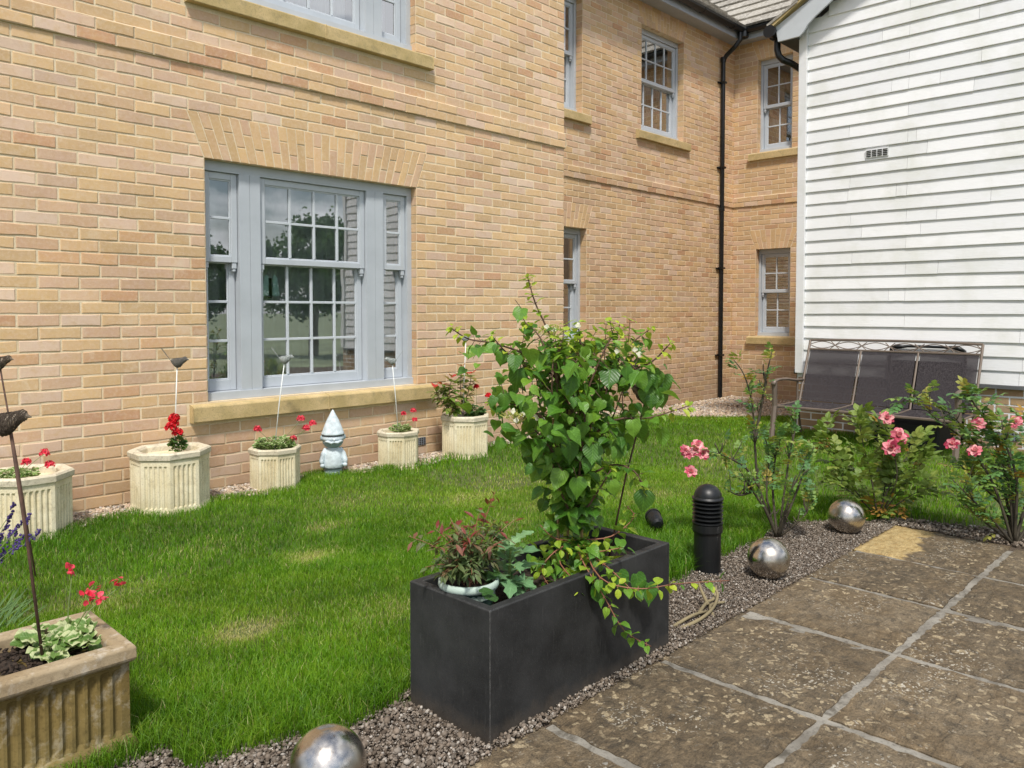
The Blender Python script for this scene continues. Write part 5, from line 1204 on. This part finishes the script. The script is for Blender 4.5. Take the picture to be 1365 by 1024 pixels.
# ---------------------------------------------------------------- plants
def V(p): return Vector(p)
def smooth_path(p,n=4):
    p=[Vector(q) for q in p]; out=[]
    for i in range(len(p)-1):
        a=p[max(i-1,0)];b=p[i];c=p[i+1];d=p[min(i+2,len(p)-1)]
        for k in range(n):
            t=k/n; out.append(.5*((2*b)+(c-a)*t+(2*a-5*b+4*c-d)*t*t+(3*b-a-3*c+d)*t**3))
    out.append(p[-1]); return out
def stem(mb,p,r0,r1,seg=6,n=4):
    q=smooth_path(p,n); m=len(q); mb.tube(q,[r0+(r1-r0)*i/(m-1) for i in range(m)],seg); return q
CAMP=Vector((-6.095,-5.190,1.260))
def rv(s=1.): return Vector((random.uniform(-s,s),random.uniform(-s,s),random.uniform(-s,s)))
def leafpair(mb,p,t,L,W,shape,droop=.3,fold=.2,b=None,spread=.8,pet=.02,up=None,stems=None,one=False):
    """pair of leaves at p on a stem with direction t, facing mostly outwards/upwards"""
    t=t.normalized(); a=t.cross(Vector((random.uniform(-1,1),random.uniform(-1,1),.4+random.random()))).normalized()
    for s in ((1,) if one else (1,-1)):
        d=(a*s*spread+t*random.uniform(.1,.6)+Vector((0,0,random.uniform(-.5,.15)))+rv(.15)).normalized()
        u=(Vector((0,0,1))*.9+rv(.35)).normalized(); q=p+d*pet
        if stems is not None and pet>.006: stems.tube([p,q],.0012,4)
        k=random.uniform(.8,1.15)
        mb.leaf(q,d,u,L*k,W*k,shape,fold,droop,b)
# climbing hydrangea
random.seed(21)
hy=empty('climbing_hydrangea',(-3.97,-3.40,.33),'tall bushy climbing hydrangea with heart-shaped leaves growing in the black planter','shrub')
st=MB(); lf=MB(); yl_=MB(); bg=MB()
for bi,br in enumerate(HYD):
    q=stem(st,br,.0075 if bi in (0,3,7,12) else .0045,.0018); m=len(q)
    Lt=sum((q[i+1]-q[i]).length for i in range(m-1)); nn=max(4,int(Lt/.026))
    for k in range(nn):
        f=(k+.5)/nn; i=min(m-2,int(f*(m-1))); p=q[i]; t=q[i+1]-q[i]
        thin=bi in (0,1,2,3,6)      # bare whippy ends
        tip=f>(.72 if thin else .86)
        if p.z<.50: continue
        if bi==0 and f>.62:
            leafpair(yl_,p,t,.030,.020,'oval',.3,.3,stems=st,pet=.008); continue
        if tip: leafpair(yl_ if random.random()<.6 else lf,p,t,random.uniform(.026,.042),random.uniform(.018,.028),'oval',.4,.3,.9,pet=.008,stems=st)
        else:
            s=random.uniform(.022,.060)*(1.05-.3*f); leafpair(lf,p,t,s,s*.86,'heart',random.uniform(.15,.5),.18,random.random()**1.3,pet=.022,stems=st)
    for _ in range(3): leafpair(yl_,q[-1]+rv(.008),q[-1]-q[-2],.026,.014,'oval',.2,.3,pet=.003)
for _ in range(26):
    a=Vector((random.uniform(-4.15,-3.72),random.uniform(-3.55,-3.25),random.uniform(.98,1.12))); b=a+Vector((random.uniform(-.05,.07),random.uniform(-.04,.03),random.uniform(.05,.12)))
    q=stem(st,[a-Vector((0,0,.08)),a,b],.0022,.0012,5,3)
    for k in range(5): leafpair(yl_ if (k>3 or random.random()<.3) else lf,a.lerp(b,k/4),b-a,random.uniform(.022,.042),random.uniform(.016,.034),'heart',.3,.2,.5+.5*random.random(),pet=.008,stems=st)
wb=Vector(WB3[0])
for _ in range(16):
    c=wb+Vector((random.uniform(-.09,.05),-.05+random.uniform(-.03,.02),random.uniform(.0,.10))); s=random.uniform(.04,.07)
    lf.leaf(c,Vector((random.uniform(-.6,.6),-.2,-1)),(CAMP-c).normalized()+Vector((0,0,.7)),s,s*.84,'heart',.15,.3,random.random()*.7)
for p in BIGL:
    p=V(p); tc=(CAMP-p).normalized(); 
    d=(Vector((random.uniform(-.55,.55),random.uniform(-.3,.3),-1.))+tc*random.uniform(0,.35)).normalized(); u=(tc*.8+Vector((0,0,.6))+rv(.35)).normalized()
    s=random.uniform(.042,.078); st.tube([p-d*s*.45,p-d*s*.45+Vector((random.uniform(-.02,.02),.03,.03))],.0014,4)
    bg.leaf(p-d*s*.45,d,u,s,s*random.uniform(.74,.90),'heart',random.uniform(.02,.45),random.uniform(-.1,.5),random.random()*.9,wave=.07)
# inner fill of older leaves round the canes
for _ in range(620):
    z=random.uniform(.50,1.15); rr=.06 if z<.72 else (.11 if z<.82 else .20)
    c=Vector((-3.955,-3.40,z))+Vector((random.gauss(0,rr*.9),random.gauss(0,rr*.6),0))
    d=(Vector((random.uniform(-.9,.9),random.uniform(-.9,.4),random.uniform(-.8,0))).normalized()); s=random.uniform(.024,.066)
    lf.leaf(c,d,(Vector((0,-.3,1))+rv(.4)).normalized(),s,s*.85,'heart',.2,.3,min(1,random.random()*.75+max(0,z-.85)*.8))
st.build('stems','bark',hy,I4,smooth=True); lf.build('leaves','hleaf',hy,I4); bg.build('large_leaves','hleaf',hy,I4,smooth=True); yl_.build('young_leaves','yleaf',hy,I4)
for p in LACE:
    p=V(p); mb=MB()
    for _ in range(110):
        q=p+Vector((random.gauss(0,.030),random.gauss(0,.030),random.gauss(0,.005)))
        mb.cur=(random.random(),random.random(),0); mb.blob(q,random.uniform(.0018,.0036),5,4)
        if random.random()<.3: mb.tube([p-Vector((0,0,.035)),q],.0007,3)
    mb.build('flower_head','lace',hy,I4)

for p in BRACT:
    mb=MB(); p=V(p); tc=(CAMP-p).normalized(); 
    for k in range(4):
        a=k*1.571+random.uniform(-.3,.3); sd=tc.cross(Vector((0,0,1))).normalized(); u=sd.cross(tc)
        d=(sd*math.cos(a)+u*math.sin(a)+tc*random.uniform(-.2,.3)).normalized()
        s=random.uniform(.008,.012); mb.leaf(p,d,(tc+rv(.3)).normalized(),s,s*.95,'round',.1,.1)
        for i in range(-21,0): mb.a[i]=(random.random()*.2+.5,.6,.5)
    mb.build('white_bract','petw',hy,I4)
# trailing shoots of the same plant over the planter rim
st=MB(); lf=MB(); yl_=MB()
for bi,br in enumerate(TRL):
    q=stem(st,br,.0028,.0014); m=len(q); Lt=sum((q[i+1]-q[i]).length for i in range(m-1)); nn=max(4,int(Lt/(.030)))
    for k in range(nn):
        f=(k+.6)/nn; i=min(m-2,int(f*(m-1))); p=q[i]; t=q[i+1]-q[i]; s=random.uniform(.026,.046)*(1.15-.35*f)
        y=random.random()<.30+.25*f
        leafpair(yl_ if y else lf,p,t,s,s*.78,'heart' if not y else 'oval',.3,.2,random.random(),pet=.010,stems=st)
for _ in range(105):
    c=Vector((random.uniform(-4.14,-3.78),random.uniform(-3.56,-3.28),random.uniform(.35,.46))); y=random.random()<.28; s=random.uniform(.028,.058)
    (yl_ if y else lf).leaf(c,Vector((random.uniform(-1,1),random.uniform(-1,.4),-.25)),(Vector((0,-.25,1))+rv(.4)).normalized(),s,s*.8,'heart' if not y else 'oval',.2,.3,random.random())
for p in ((-4.06,-3.60,.355),(-3.86,-3.62,.345),(-3.95,-3.61,.37),(-3.80,-3.63,.30)):
    lf.leaf(V(p),Vector((random.uniform(-.4,.4),-.35,-1)),Vector((-.3,-1,.3)),.075,.065,'heart',.12,.2,.2)
st.build('trailing_stems','barkr',hy,I4,smooth=True); lf.build('trailing_leaves','hleaf',hy,I4); yl_.build('young_trailing_leaves','yleaf',hy,I4)
for i,c in enumerate(CANES[:3]):
    mb=MB(); a,b,d=[V(p) for p in c]; pts=[a.lerp(b,k/6) for k in range(6)]+[b,d]; mb.tube(pts,[.0052 if k%2 else .0047 for k in range(8)],8); o=mb.build('garden_cane','cane',None,I4,smooth=True)
    tag(o,['bamboo cane on the left of the climbing shrub in the black planter','bamboo cane in the middle of the climbing shrub in the black planter','bamboo cane on the right among the stems of the climbing shrub'][i],'cane','bamboo canes in the black planter')
# nandina in the green pot
random.seed(33)
nd=empty('heavenly_bamboo',(-4.42,-3.37,.39),'feathery bronze and red leaved shrub in the pale green flowerpot','shrub')
st=MB(); lf=MB(); rd_=MB(); base=Vector((-4.42,-3.37,.39))
tips=[V(p) for p in NAND[1:]]
for _ in range(46): 
    a=random.uniform(0,6.28); tips.append(base+Vector((math.cos(a)*random.uniform(.03,.16),math.sin(a)*random.uniform(.03,.14),random.uniform(.05,.19))))
for ti,tp in enumerate(tips):
    q=stem(st,[base+Vector((random.uniform(-.03,.03),random.uniform(-.03,.03),0)),base.lerp(tp,.5)+Vector((0,0,.035)),tp],.0022,.0009,5); m=len(q)
    far=(tp-base).length>.2; red=tp.z>.53 and ti<12
    nn=11 if far else 9
    for k in range(nn):
        f=.30+.70*k/nn; i=min(m-2,int(f*(m-1))); p=q[i]+rv(.006); s=random.uniform(.028,.044)
        leafpair(rd_ if (red and f>.7) else lf,p,q[i+1]-q[i],s,s*.36,'lance',.25,.2,(.5+.5*random.random()) if (f>.85 and tp.z>.5) else random.random()*.6,pet=.006)
st.build('stems','barkr',nd,I4); lf.build('leaves','nleaf',nd,I4); rd_.build('red_leaves','nred',nd,I4)
# blue-green lobed seedling
kl=empty('poppy_seedling',(-4.30,-3.42,.33),'blue-green jagged-leaved poppy plant beside the green flowerpot','plant')
lf=MB(); st=MB(); b0_=Vector((-4.285,-3.42,.32))
stem(st,[b0_,b0_+Vector((.0,.0,.09)),b0_+Vector((.005,0,.16))],.006,.004)
for k in range(15):
    a=k*2.4; z=.03+.011*k; d=Vector((math.cos(a),math.sin(a),.45+.03*k)); s=random.uniform(.095,.125)*(1.1-.02*k)
    lf.leaf(b0_+Vector((0,0,z)),d,Vector((-math.cos(a)*.3,-math.sin(a)*.3-.2,1)),s,s*.55,'lobed',.25,.45,random.random(),wave=.10)
for d in ((-.2,-.7,-.3),(.35,-.6,-.1),(-.5,-.5,.1)): lf.leaf(b0_+Vector((0,-.01,.07)),Vector(d),Vector((-.2,-.5,1)),.10,.06,'lobed',.2,.5,random.random(),wave=.1)
st.build('stem','barkg',kl,I4); lf.build('leaves','kleaf',kl,I4,smooth=True)
lf=MB()
for k in range(7): 
    a=random.uniform(0,6.28); lf.leaf(Vector((-4.47,-3.50,.40))+rv(.02) if k<3 else Vector((-4.37,-3.42,.41))+rv(.03),Vector((math.cos(a),math.sin(a),.2)),Vector((0,-.2,1)),.04,.04,'round',.15,.2,.8)
o=lf.build('leaves','g2leaf',nd,I4)
# roses
def rose_flower(mb,p,r,d):
    d=d.normalized(); u=d.cross(Vector((0,0,1))).normalized(); w=u.cross(d)
    for ring,(n,rr,tilt,sz) in enumerate(((4,.12,.15,.5),(5,.3,.45,.62),(7,.55,.9,.75),(8,.75,1.25,.8))):
        for k in range(n):
            a=6.283*k/n+ring*.7+random.uniform(-.25,.25); o=u*math.cos(a)+w*math.sin(a)
            c=p+o*r*rr*.5; pd=(d*math.cos(tilt)+o*math.sin(tilt)+rv(.15)).normalized(); s=r*sz*random.uniform(.85,1.15)
            j=len(mb.v); mb.leaf(c,pd,(-o+d*.3).normalized(),s,s*.9,'round',.25,-.15 if ring<2 else .35)
            cc=(min(1,max(0,random.gauss(.28+.22*ring,.2))),random.random(),.5)
            for i in range(j,len(mb.v)): mb.a[i]=cc
def rose_leafset(mb,p,t,s,b=None,shape='oval'):
    t=t.normalized(); d=(t+rv(.9)+Vector((0,0,.1))).normalized(); u=Vector((0,0,1))
    sd=d.cross(u); sd=sd.normalized() if sd.length>.01 else Vector((1,0,0)); n=sd.cross(d)
    bb=random.random() if b is None else b
    mb.leaf(p+d*s*1.6,d,n+rv(.25),s,s*.66,shape,.15,.3,bb)
    for k in (0.7,1.4):
        for g in (-1,1): mb.leaf(p+d*s*k,(sd*g+d*.5),n+rv(.25),s*.85,s*.56,shape,.15,.25,bb)
def bush(name,loc,label,cat,branches,leafmat,lsize,dens,flowers,fr,stemr=.006,start=.35,extra=None,barkmat='barkd',cut=0,sub=0):
    t=empty(name,loc,label,cat); st=MB(); lf=MB(); ol=MB()
    for br in branches:
        q=stem(st,br,stemr*random.uniform(.75,1.2),stemr*.28); m=len(q)
        Lt=sum((q[i+1]-q[i]).length for i in range(m-1)); nn=int(Lt/dens)
        for k in range(nn):
            f=start+(1-start)*(k+.5)/nn; i=min(m-2,int(f*(m-1)))
            if random.random()<.06: rose_leafset(ol,q[i],q[i+1]-q[i],lsize*random.uniform(.7,1.))
            else: rose_leafset(lf,q[i],q[i+1]-q[i],lsize*random.uniform(.7,1.2))
        for _ in range(sub):
            i=random.randrange(m//3,m-2); e=q[i]+rv(.06)+Vector((0,0,random.uniform(.02,.10)))
            stem(st,[q[i],(q[i]+e)/2+rv(.01),e],stemr*.4,stemr*.15,5,2)
            for f in (.5,.8,1.): rose_leafset(lf,q[i].lerp(e,f),e-q[i],lsize*random.uniform(.6,1.1))
        for _ in range(cut):   # pruned stubs
            i=random.randrange(m//5,int(m*.7)); e=q[i]+rv(.03)+Vector((0,0,random.uniform(.03,.07)))
            stem(st,[q[i],(q[i]+e)/2+rv(.006),e],stemr*.5,stemr*.38,5,2)
    st.build('stems',barkmat,t,I4,smooth=True); lf.build('leaves',leafmat,t,I4); 
    if ol.v: ol.build('yellowing_leaves','oleaf',t,I4)
    for p in flowers:
        mb=MB(); p=V(p); rose_flower(mb,p,fr*random.uniform(.85,1.1),(CAMP-p).normalized()+Vector((0,0,.6))+rv(.4)); mb.build('flower','petrose',t,I4)
    return t
random.seed(5)
bush('rose_bush',(-1.99,-3.24,0),'sparse rose bush with many bare brown stems behind the middle steel ball','shrub',ROSE1,'rleaf',.034,.038,FL1,.030,.008,.42,cut=5,sub=3)
random.seed(6)
pe=bush('peony_bush',(-1.11,-3.52,0),'low bushy plant with pink flowers and yellowing lower leaves beside the farthest steel ball','shrub',PEON,'pleaf',.058,.026,FL2,.045,.005,.30,sub=2)
ol=MB()
for _ in range(60):
    c=Vector((-1.15,-3.53,.03))+Vector((random.gauss(0,.10),random.gauss(0,.05),abs(random.gauss(0,.04)))); s=random.uniform(.03,.05)
    ol.leaf(c,Vector((random.uniform(-1,1),random.uniform(-1,1),.2)),Vector((0,-.3,1))+rv(.5),s,s*.6,'lobed',.2,.4,wave=.1)
ol.build('dying_leaves','oleaf',pe,I4)
lf=MB()
for _ in range(30):
    c=Vector((-1.12,-3.45,.17))+Vector((random.gauss(0,.13),random.gauss(0,.10),random.gauss(0,.08)))
    if c.z>.02: rose_leafset(lf,c,rv(1)+Vector((0,0,.3)),random.uniform(.05,.075),shape='lobed')
lf.build('leaves','pleaf',pe,I4)
random.seed(7)
bush('rose_bush',(-1.1,-4.25,0),'leafy rose bush with striped pink roses at the right picture edge','shrub',ROSE3,'rleaf',.040,.026,FL3,.036,.009,.22,sub=5,cut=1)
# geraniums
def geranium(loc,r,label,heads,leafmat,pet,n=60,hr=.022,ls=.03,stemh=.02,name='geranium',h=.03):
    t=empty(name,loc,label,'flower'); L_=Vector(loc); st=MB(); lf=MB()
    for _ in range(n):
        a=random.uniform(0,6.283); q=r*math.sqrt(random.random()); c=L_+Vector((q*math.cos(a),q*math.sin(a),random.uniform(0,h)*(1.3-q/r*.6)))
        d=Vector((math.cos(a)+random.uniform(-.8,.8),math.sin(a)+random.uniform(-.8,.8),.25)); s=ls*random.uniform(.6,1.15)
        lf.leaf(c,d,(Vector((0,-.2,1))+rv(.35)).normalized(),s,s*1.05,'round',.22,.15,random.random(),wave=.09)
        if random.random()<.4: st.tube([L_+Vector((0,0,-.02)),c],.0012,4)
    hm=[]
    for p in heads:
        p=V(p); stem(st,[L_+rv(.015),L_.lerp(p,.6)+rv(.012),p],.0018,.0012,5,3)
    st.build('stems','barkg',t,I4); lf.build('leaves',leafmat,t,I4)
    for p in heads:
        mb=MB(); mb.petals(V(p),hr*random.uniform(1.2,1.6),60,hr*.42); mb.build('flower_head',pet,t,I4)
    return t
random.seed(9)
geranium((-4.93,-.30,.345),.10,'variegated geranium with pink flowers in the leftmost wall pot',G0,'gleaf','petp',110,.020,.034,h=.05)
geranium((-4.05,-.30,.385),.035,'bright red geranium with small dark green leaves beside the left end of the sill',G1,'g2leaf','petr',46,.027,.038,h=.10)
geranium((-3.347,-.22,.30),.13,'spreading variegated geranium with coral flowers left of the gnome',G2,'gleaf','petp',260,.021,.030,h=.075)
geranium((-2.25,-.22,.30),.075,'small geranium with a few coral flowers between the gnome and the vent',G3,'gleaf','petp',90,.018,.028,h=.05)
geranium((-1.50,-.29,.355),.07,'dark green geranium with two red flowers beside the red-tipped shrub',G4,'g2leaf','petr',110,.021,.036,h=.08)
# photinia in pot
ph=empty('photinia_shrub',(-1.62,-.27,.35),'small shrub with bright red young leaves in the farthest wall pot','shrub')
st=MB(); lf=MB(); rd_=MB()
for br in PHO:
    q=stem(st,br,.005,.002); m=len(q)
    for k in range(22):
        f=.25+.75*k/22; i=min(m-2,int(f*(m-1))); s=random.uniform(.055,.085); leafpair(lf,q[i],q[i+1]-q[i],s,s*.52,'oval',.25,.25,pet=.008,stems=st)
    for _ in range(2): leafpair(rd_,q[-1]+Vector((0,0,.01)),Vector((0,0,1)),.065,.034,'lance',.1,.3,spread=.4,pet=.004)
st.build('stems','bark',ph,I4); lf.build('leaves','pholeaf',ph,I4); rd_.build('red_leaves','phored',ph,I4)
# trough geranium
random.seed(12)
tg=empty('geranium',(-5.39,-2.68,.28),'variegated geranium with coral-pink flowers in the mossy trough','flower')
st=MB(); lf=MB()
for _ in range(75):
    x=random.uniform(-5.47,-5.30); y=random.uniform(-2.80,-2.56); z=.285+random.uniform(0,.045)
    d=Vector((random.uniform(-1,1),random.uniform(-1,1),.2)); s=random.uniform(.022,.046)
    lf.leaf((x,y,z),d,(Vector((-.1,-.3,1))+rv(.35)).normalized(),s,s*1.1,'round',.22,.2,random.random(),wave=.12)
    st.tube([(-5.38+random.uniform(-.04,.04),-2.67,.26),(x,y,z)],.0014,4)
for p in GT:
    p=V(p); stem(st,[(-5.37,-2.66,.28),Vector((-5.37,-2.66,.28)).lerp(p,.5)+rv(.01),p-Vector((0,0,.012)),p],.0022,.0014,6,4)
st.build('stems','barkg',tg,I4); lf.build('leaves','gleaf',tg,I4,smooth=True)
for i,p in enumerate(GT):
    mb=MB(); p=V(p)
    for k in range(9 if i!=1 else 26):
        c=p+rv(.014 if i!=1 else .024)+Vector((0,0,.006)); d=(rv(1)+Vector((0,-.5,.5))).normalized(); s=random.uniform(.013,.019)
        j=len(mb.v); mb.leaf(c,d,rv(1)+Vector((0,0,.8)),s,s*.8,'round',.2,.2); cc=(random.random(),random.random(),.5)
        for q in range(j,len(mb.v)): mb.a[q]=cc
    mb.build('flower_head','petp',tg,I4)
# lavender at the left edge
random.seed(14)
lv=empty('lavender',(-5.25,-1.55,0),'clump of purple lavender at the left picture edge','flower')
st=MB(); b_=Vector((-5.42,-1.55,0))
for p in LAV:
    p=V(p); stem(st,[b_+Vector((random.uniform(-.08,.08),random.uniform(-.08,.08),0)),b_.lerp(p,.5)+Vector((-.03,0,.04)),p],.0018,.0012,5,4)
    d=(p-b_).normalized()
    fl=MB()
    for k in range(22):
        f=random.uniform(-.02,.035); fl.cur=(random.random(),random.random(),0); fl.blob(p+d*f+rv(.008),random.uniform(.0035,.006),6,4,.2)
    fl.build('flower_spike','lav',lv,I4)
lf=MB()
for _ in range(110):
    a=random.uniform(-1.2,2.2); l=random.uniform(.08,.17); c=b_+Vector((random.uniform(-.10,.16),random.uniform(-.12,.12),0))
    lf.leaf(c,Vector((math.cos(a)*.7,math.sin(a)*.5,random.uniform(.3,1.))),Vector((0,-1,.6)),l,.005,'strap',.2,.35,random.random())
st.build('stems','barkg',lv,I4); lf.build('leaves','lleaf',lv,I4)
# dead root in the soil, dry leaf litter
rt=MB(); random.seed(3)
for p in ([(-3.30,-3.52,0),(-3.20,-3.51,.035),(-3.12,-3.50,.03),(-3.03,-3.46,.05)],[(-3.45,-3.50,.0),(-3.34,-3.53,.028),(-3.22,-3.53,.012)],[(-3.44,-3.53,.0),(-3.33,-3.56,.018),(-3.21,-3.55,.03),(-3.14,-3.53,.06),(-3.12,-3.50,.075)],[(-3.24,-3.57,0),(-3.20,-3.53,.03),(-3.10,-3.54,.02)],[(-3.2,-3.52,.03),(-3.17,-3.47,.07),(-3.16,-3.45,.10)]):
    stem(rt,p,.008,.005,7,4)
o=rt.build('dead_root','root',None,I4,smooth=True); tag(o,'pale twisted dead root lying on the soil behind the planter corner','root')
# trees beyond the garden (seen only in the window panes and steel balls)
def tree(x,y,h,label,seed):
    rd=random.Random(seed); t=empty('garden_tree',(x,y,-.33),label,'tree','trees beyond the garden')
    mb=MB(); mb.tube([(x,y,-.4),(x+.1,y,h*.25),(x,y+.1,h*.5),(x-.1,y,h*.8)],[h*.035,h*.028,h*.018,.03],8)
    for k in range(7):
        a=rd.uniform(0,6.28); z=h*rd.uniform(.25,.6); mb.tube([(x,y,z),(x+math.cos(a)*h*.12,y+math.sin(a)*h*.12,z+h*.1),(x+math.cos(a)*h*.25,y+math.sin(a)*h*.25,z+h*.16)],[h*.012,h*.008,.02],5)
    mb.build('trunk','bark',t,I4)
    rg=np.random.default_rng(seed); n=20000; cl=rg.normal(size=(60,3)); cl/=np.linalg.norm(cl,axis=1)[:,None]; cl*=rg.uniform(.3,1,60)[:,None]**.5
    cl*=np.array([h*.55,h*.45,h*.36]); ci=rg.integers(0,60,n); P=cl[ci]+rg.normal(0,h*.045,(n,3)); P+=np.array([x,y,h*.62])
    s=.085; a=rg.normal(size=(n,3)); a/=np.linalg.norm(a,axis=1)[:,None]; b=np.cross(a,rg.normal(size=(n,3))); b/=np.linalg.norm(b,axis=1)[:,None]
    Vv=np.stack([P+a*s,P+b*s*.6,P-a*s,P-b*s*.6],1).reshape(-1,3); F=4*np.arange(n)[:,None]+np.arange(4)
    A=np.repeat(np.stack([rg.random(n),rg.random(n),rg.random(n),np.ones(n)],1),4,0)
    o=fastmesh('crown',Vv,F,'fol',A); o.parent=t; o.matrix_parent_inverse=world(t).inverted()
for i,(x,y,h) in enumerate([(9,-19,4.6),(5.4,-21,4.0),(2.,-22,4.9),(-2.5,-22,4.2),(13.5,-18,5.0),(-7.5,-21,4.8)]):
    tree(x,y,h,['tall rounded tree','low broad tree','tallest leafy tree','small leafy tree','big dark tree','bushy tree'][i]+' beyond the garden, reflected in the window panes',40+i)
# ---------------------------------------------------------------- world, sun, camera
w=bpy.data.worlds.new('World'); scene.world=w; w.use_nodes=True; nt=w.node_tree; nt.nodes.clear()
out=nt.nodes.new('ShaderNodeOutputWorld'); bgn=nt.nodes.new('ShaderNodeBackground'); sky=nt.nodes.new('ShaderNodeTexSky'); sky.sky_type='NISHITA'; sky.sun_disc=False
SUN_EL,SUN_AZ=R(57),R(226)     # azimuth clockwise from +Y
sky.sun_elevation=SUN_EL; sky.sun_rotation=SUN_AZ; sky.air_density=1.2; sky.dust_density=2.
tc=nt.nodes.new('ShaderNodeTexCoord'); no=nt.nodes.new('ShaderNodeTexNoise'); no.inputs['Scale'].default_value=2.6; no.inputs['Detail'].default_value=7; no.inputs['Roughness'].default_value=.58
mp=nt.nodes.new('ShaderNodeMapping'); mp.inputs['Scale'].default_value=(1,1,2.6); nt.links.new(tc.outputs['Generated'],mp.inputs[0]); nt.links.new(mp.outputs[0],no.inputs['Vector'])
cr=nt.nodes.new('ShaderNodeValToRGB'); cr.color_ramp.elements[0].position=.47; cr.color_ramp.elements[1].position=.60; nt.links.new(no.outputs['Fac'],cr.inputs[0])
mx=nt.nodes.new('ShaderNodeMix'); mx.data_type='RGBA'; mx.inputs[7].default_value=(11.5,11.8,12.4,1)
nt.links.new(cr.outputs[0],mx.inputs[0]); nt.links.new(sky.outputs[0],mx.inputs[6]); nt.links.new(mx.outputs[2],bgn.inputs[0]); bgn.inputs[1].default_value=.10
nt.links.new(bgn.outputs[0],out.inputs[0])
ld=bpy.data.lights.new('Sun','SUN'); ld.energy=3.3; ld.angle=R(7); ld.color=(1,.95,.87)
lo=bpy.data.objects.new('Sun',ld); COL.objects.link(lo)
d=Vector((math.sin(SUN_AZ)*math.cos(SUN_EL),math.cos(SUN_AZ)*math.cos(SUN_EL),math.sin(SUN_EL))); lo.rotation_euler=d.to_track_quat('Z','Y').to_euler(); lo.location=(-4,-8,9)
cd=bpy.data.cameras.new('Camera'); co=bpy.data.objects.new('Camera',cd); COL.objects.link(co); scene.camera=co
cd.sensor_width=36; cd.sensor_fit='HORIZONTAL'; cd.lens=1047.3/1365*36; cd.shift_y=(453.2-512)/1365; cd.clip_start=.05; cd.clip_end=1200
co.location=CAMP; co.rotation_euler=(math.pi/2-.0375,0,-.7997)
scene.view_settings.view_transform='Standard'; scene.view_settings.look='None'; scene.view_settings.exposure=.28; scene.view_settings.gamma=1
scene.render.engine='CYCLES'
try: scene.cycles.max_bounces=8; scene.cycles.transparent_max_bounces=12; scene.cycles.use_denoising=True
except Exception: pass
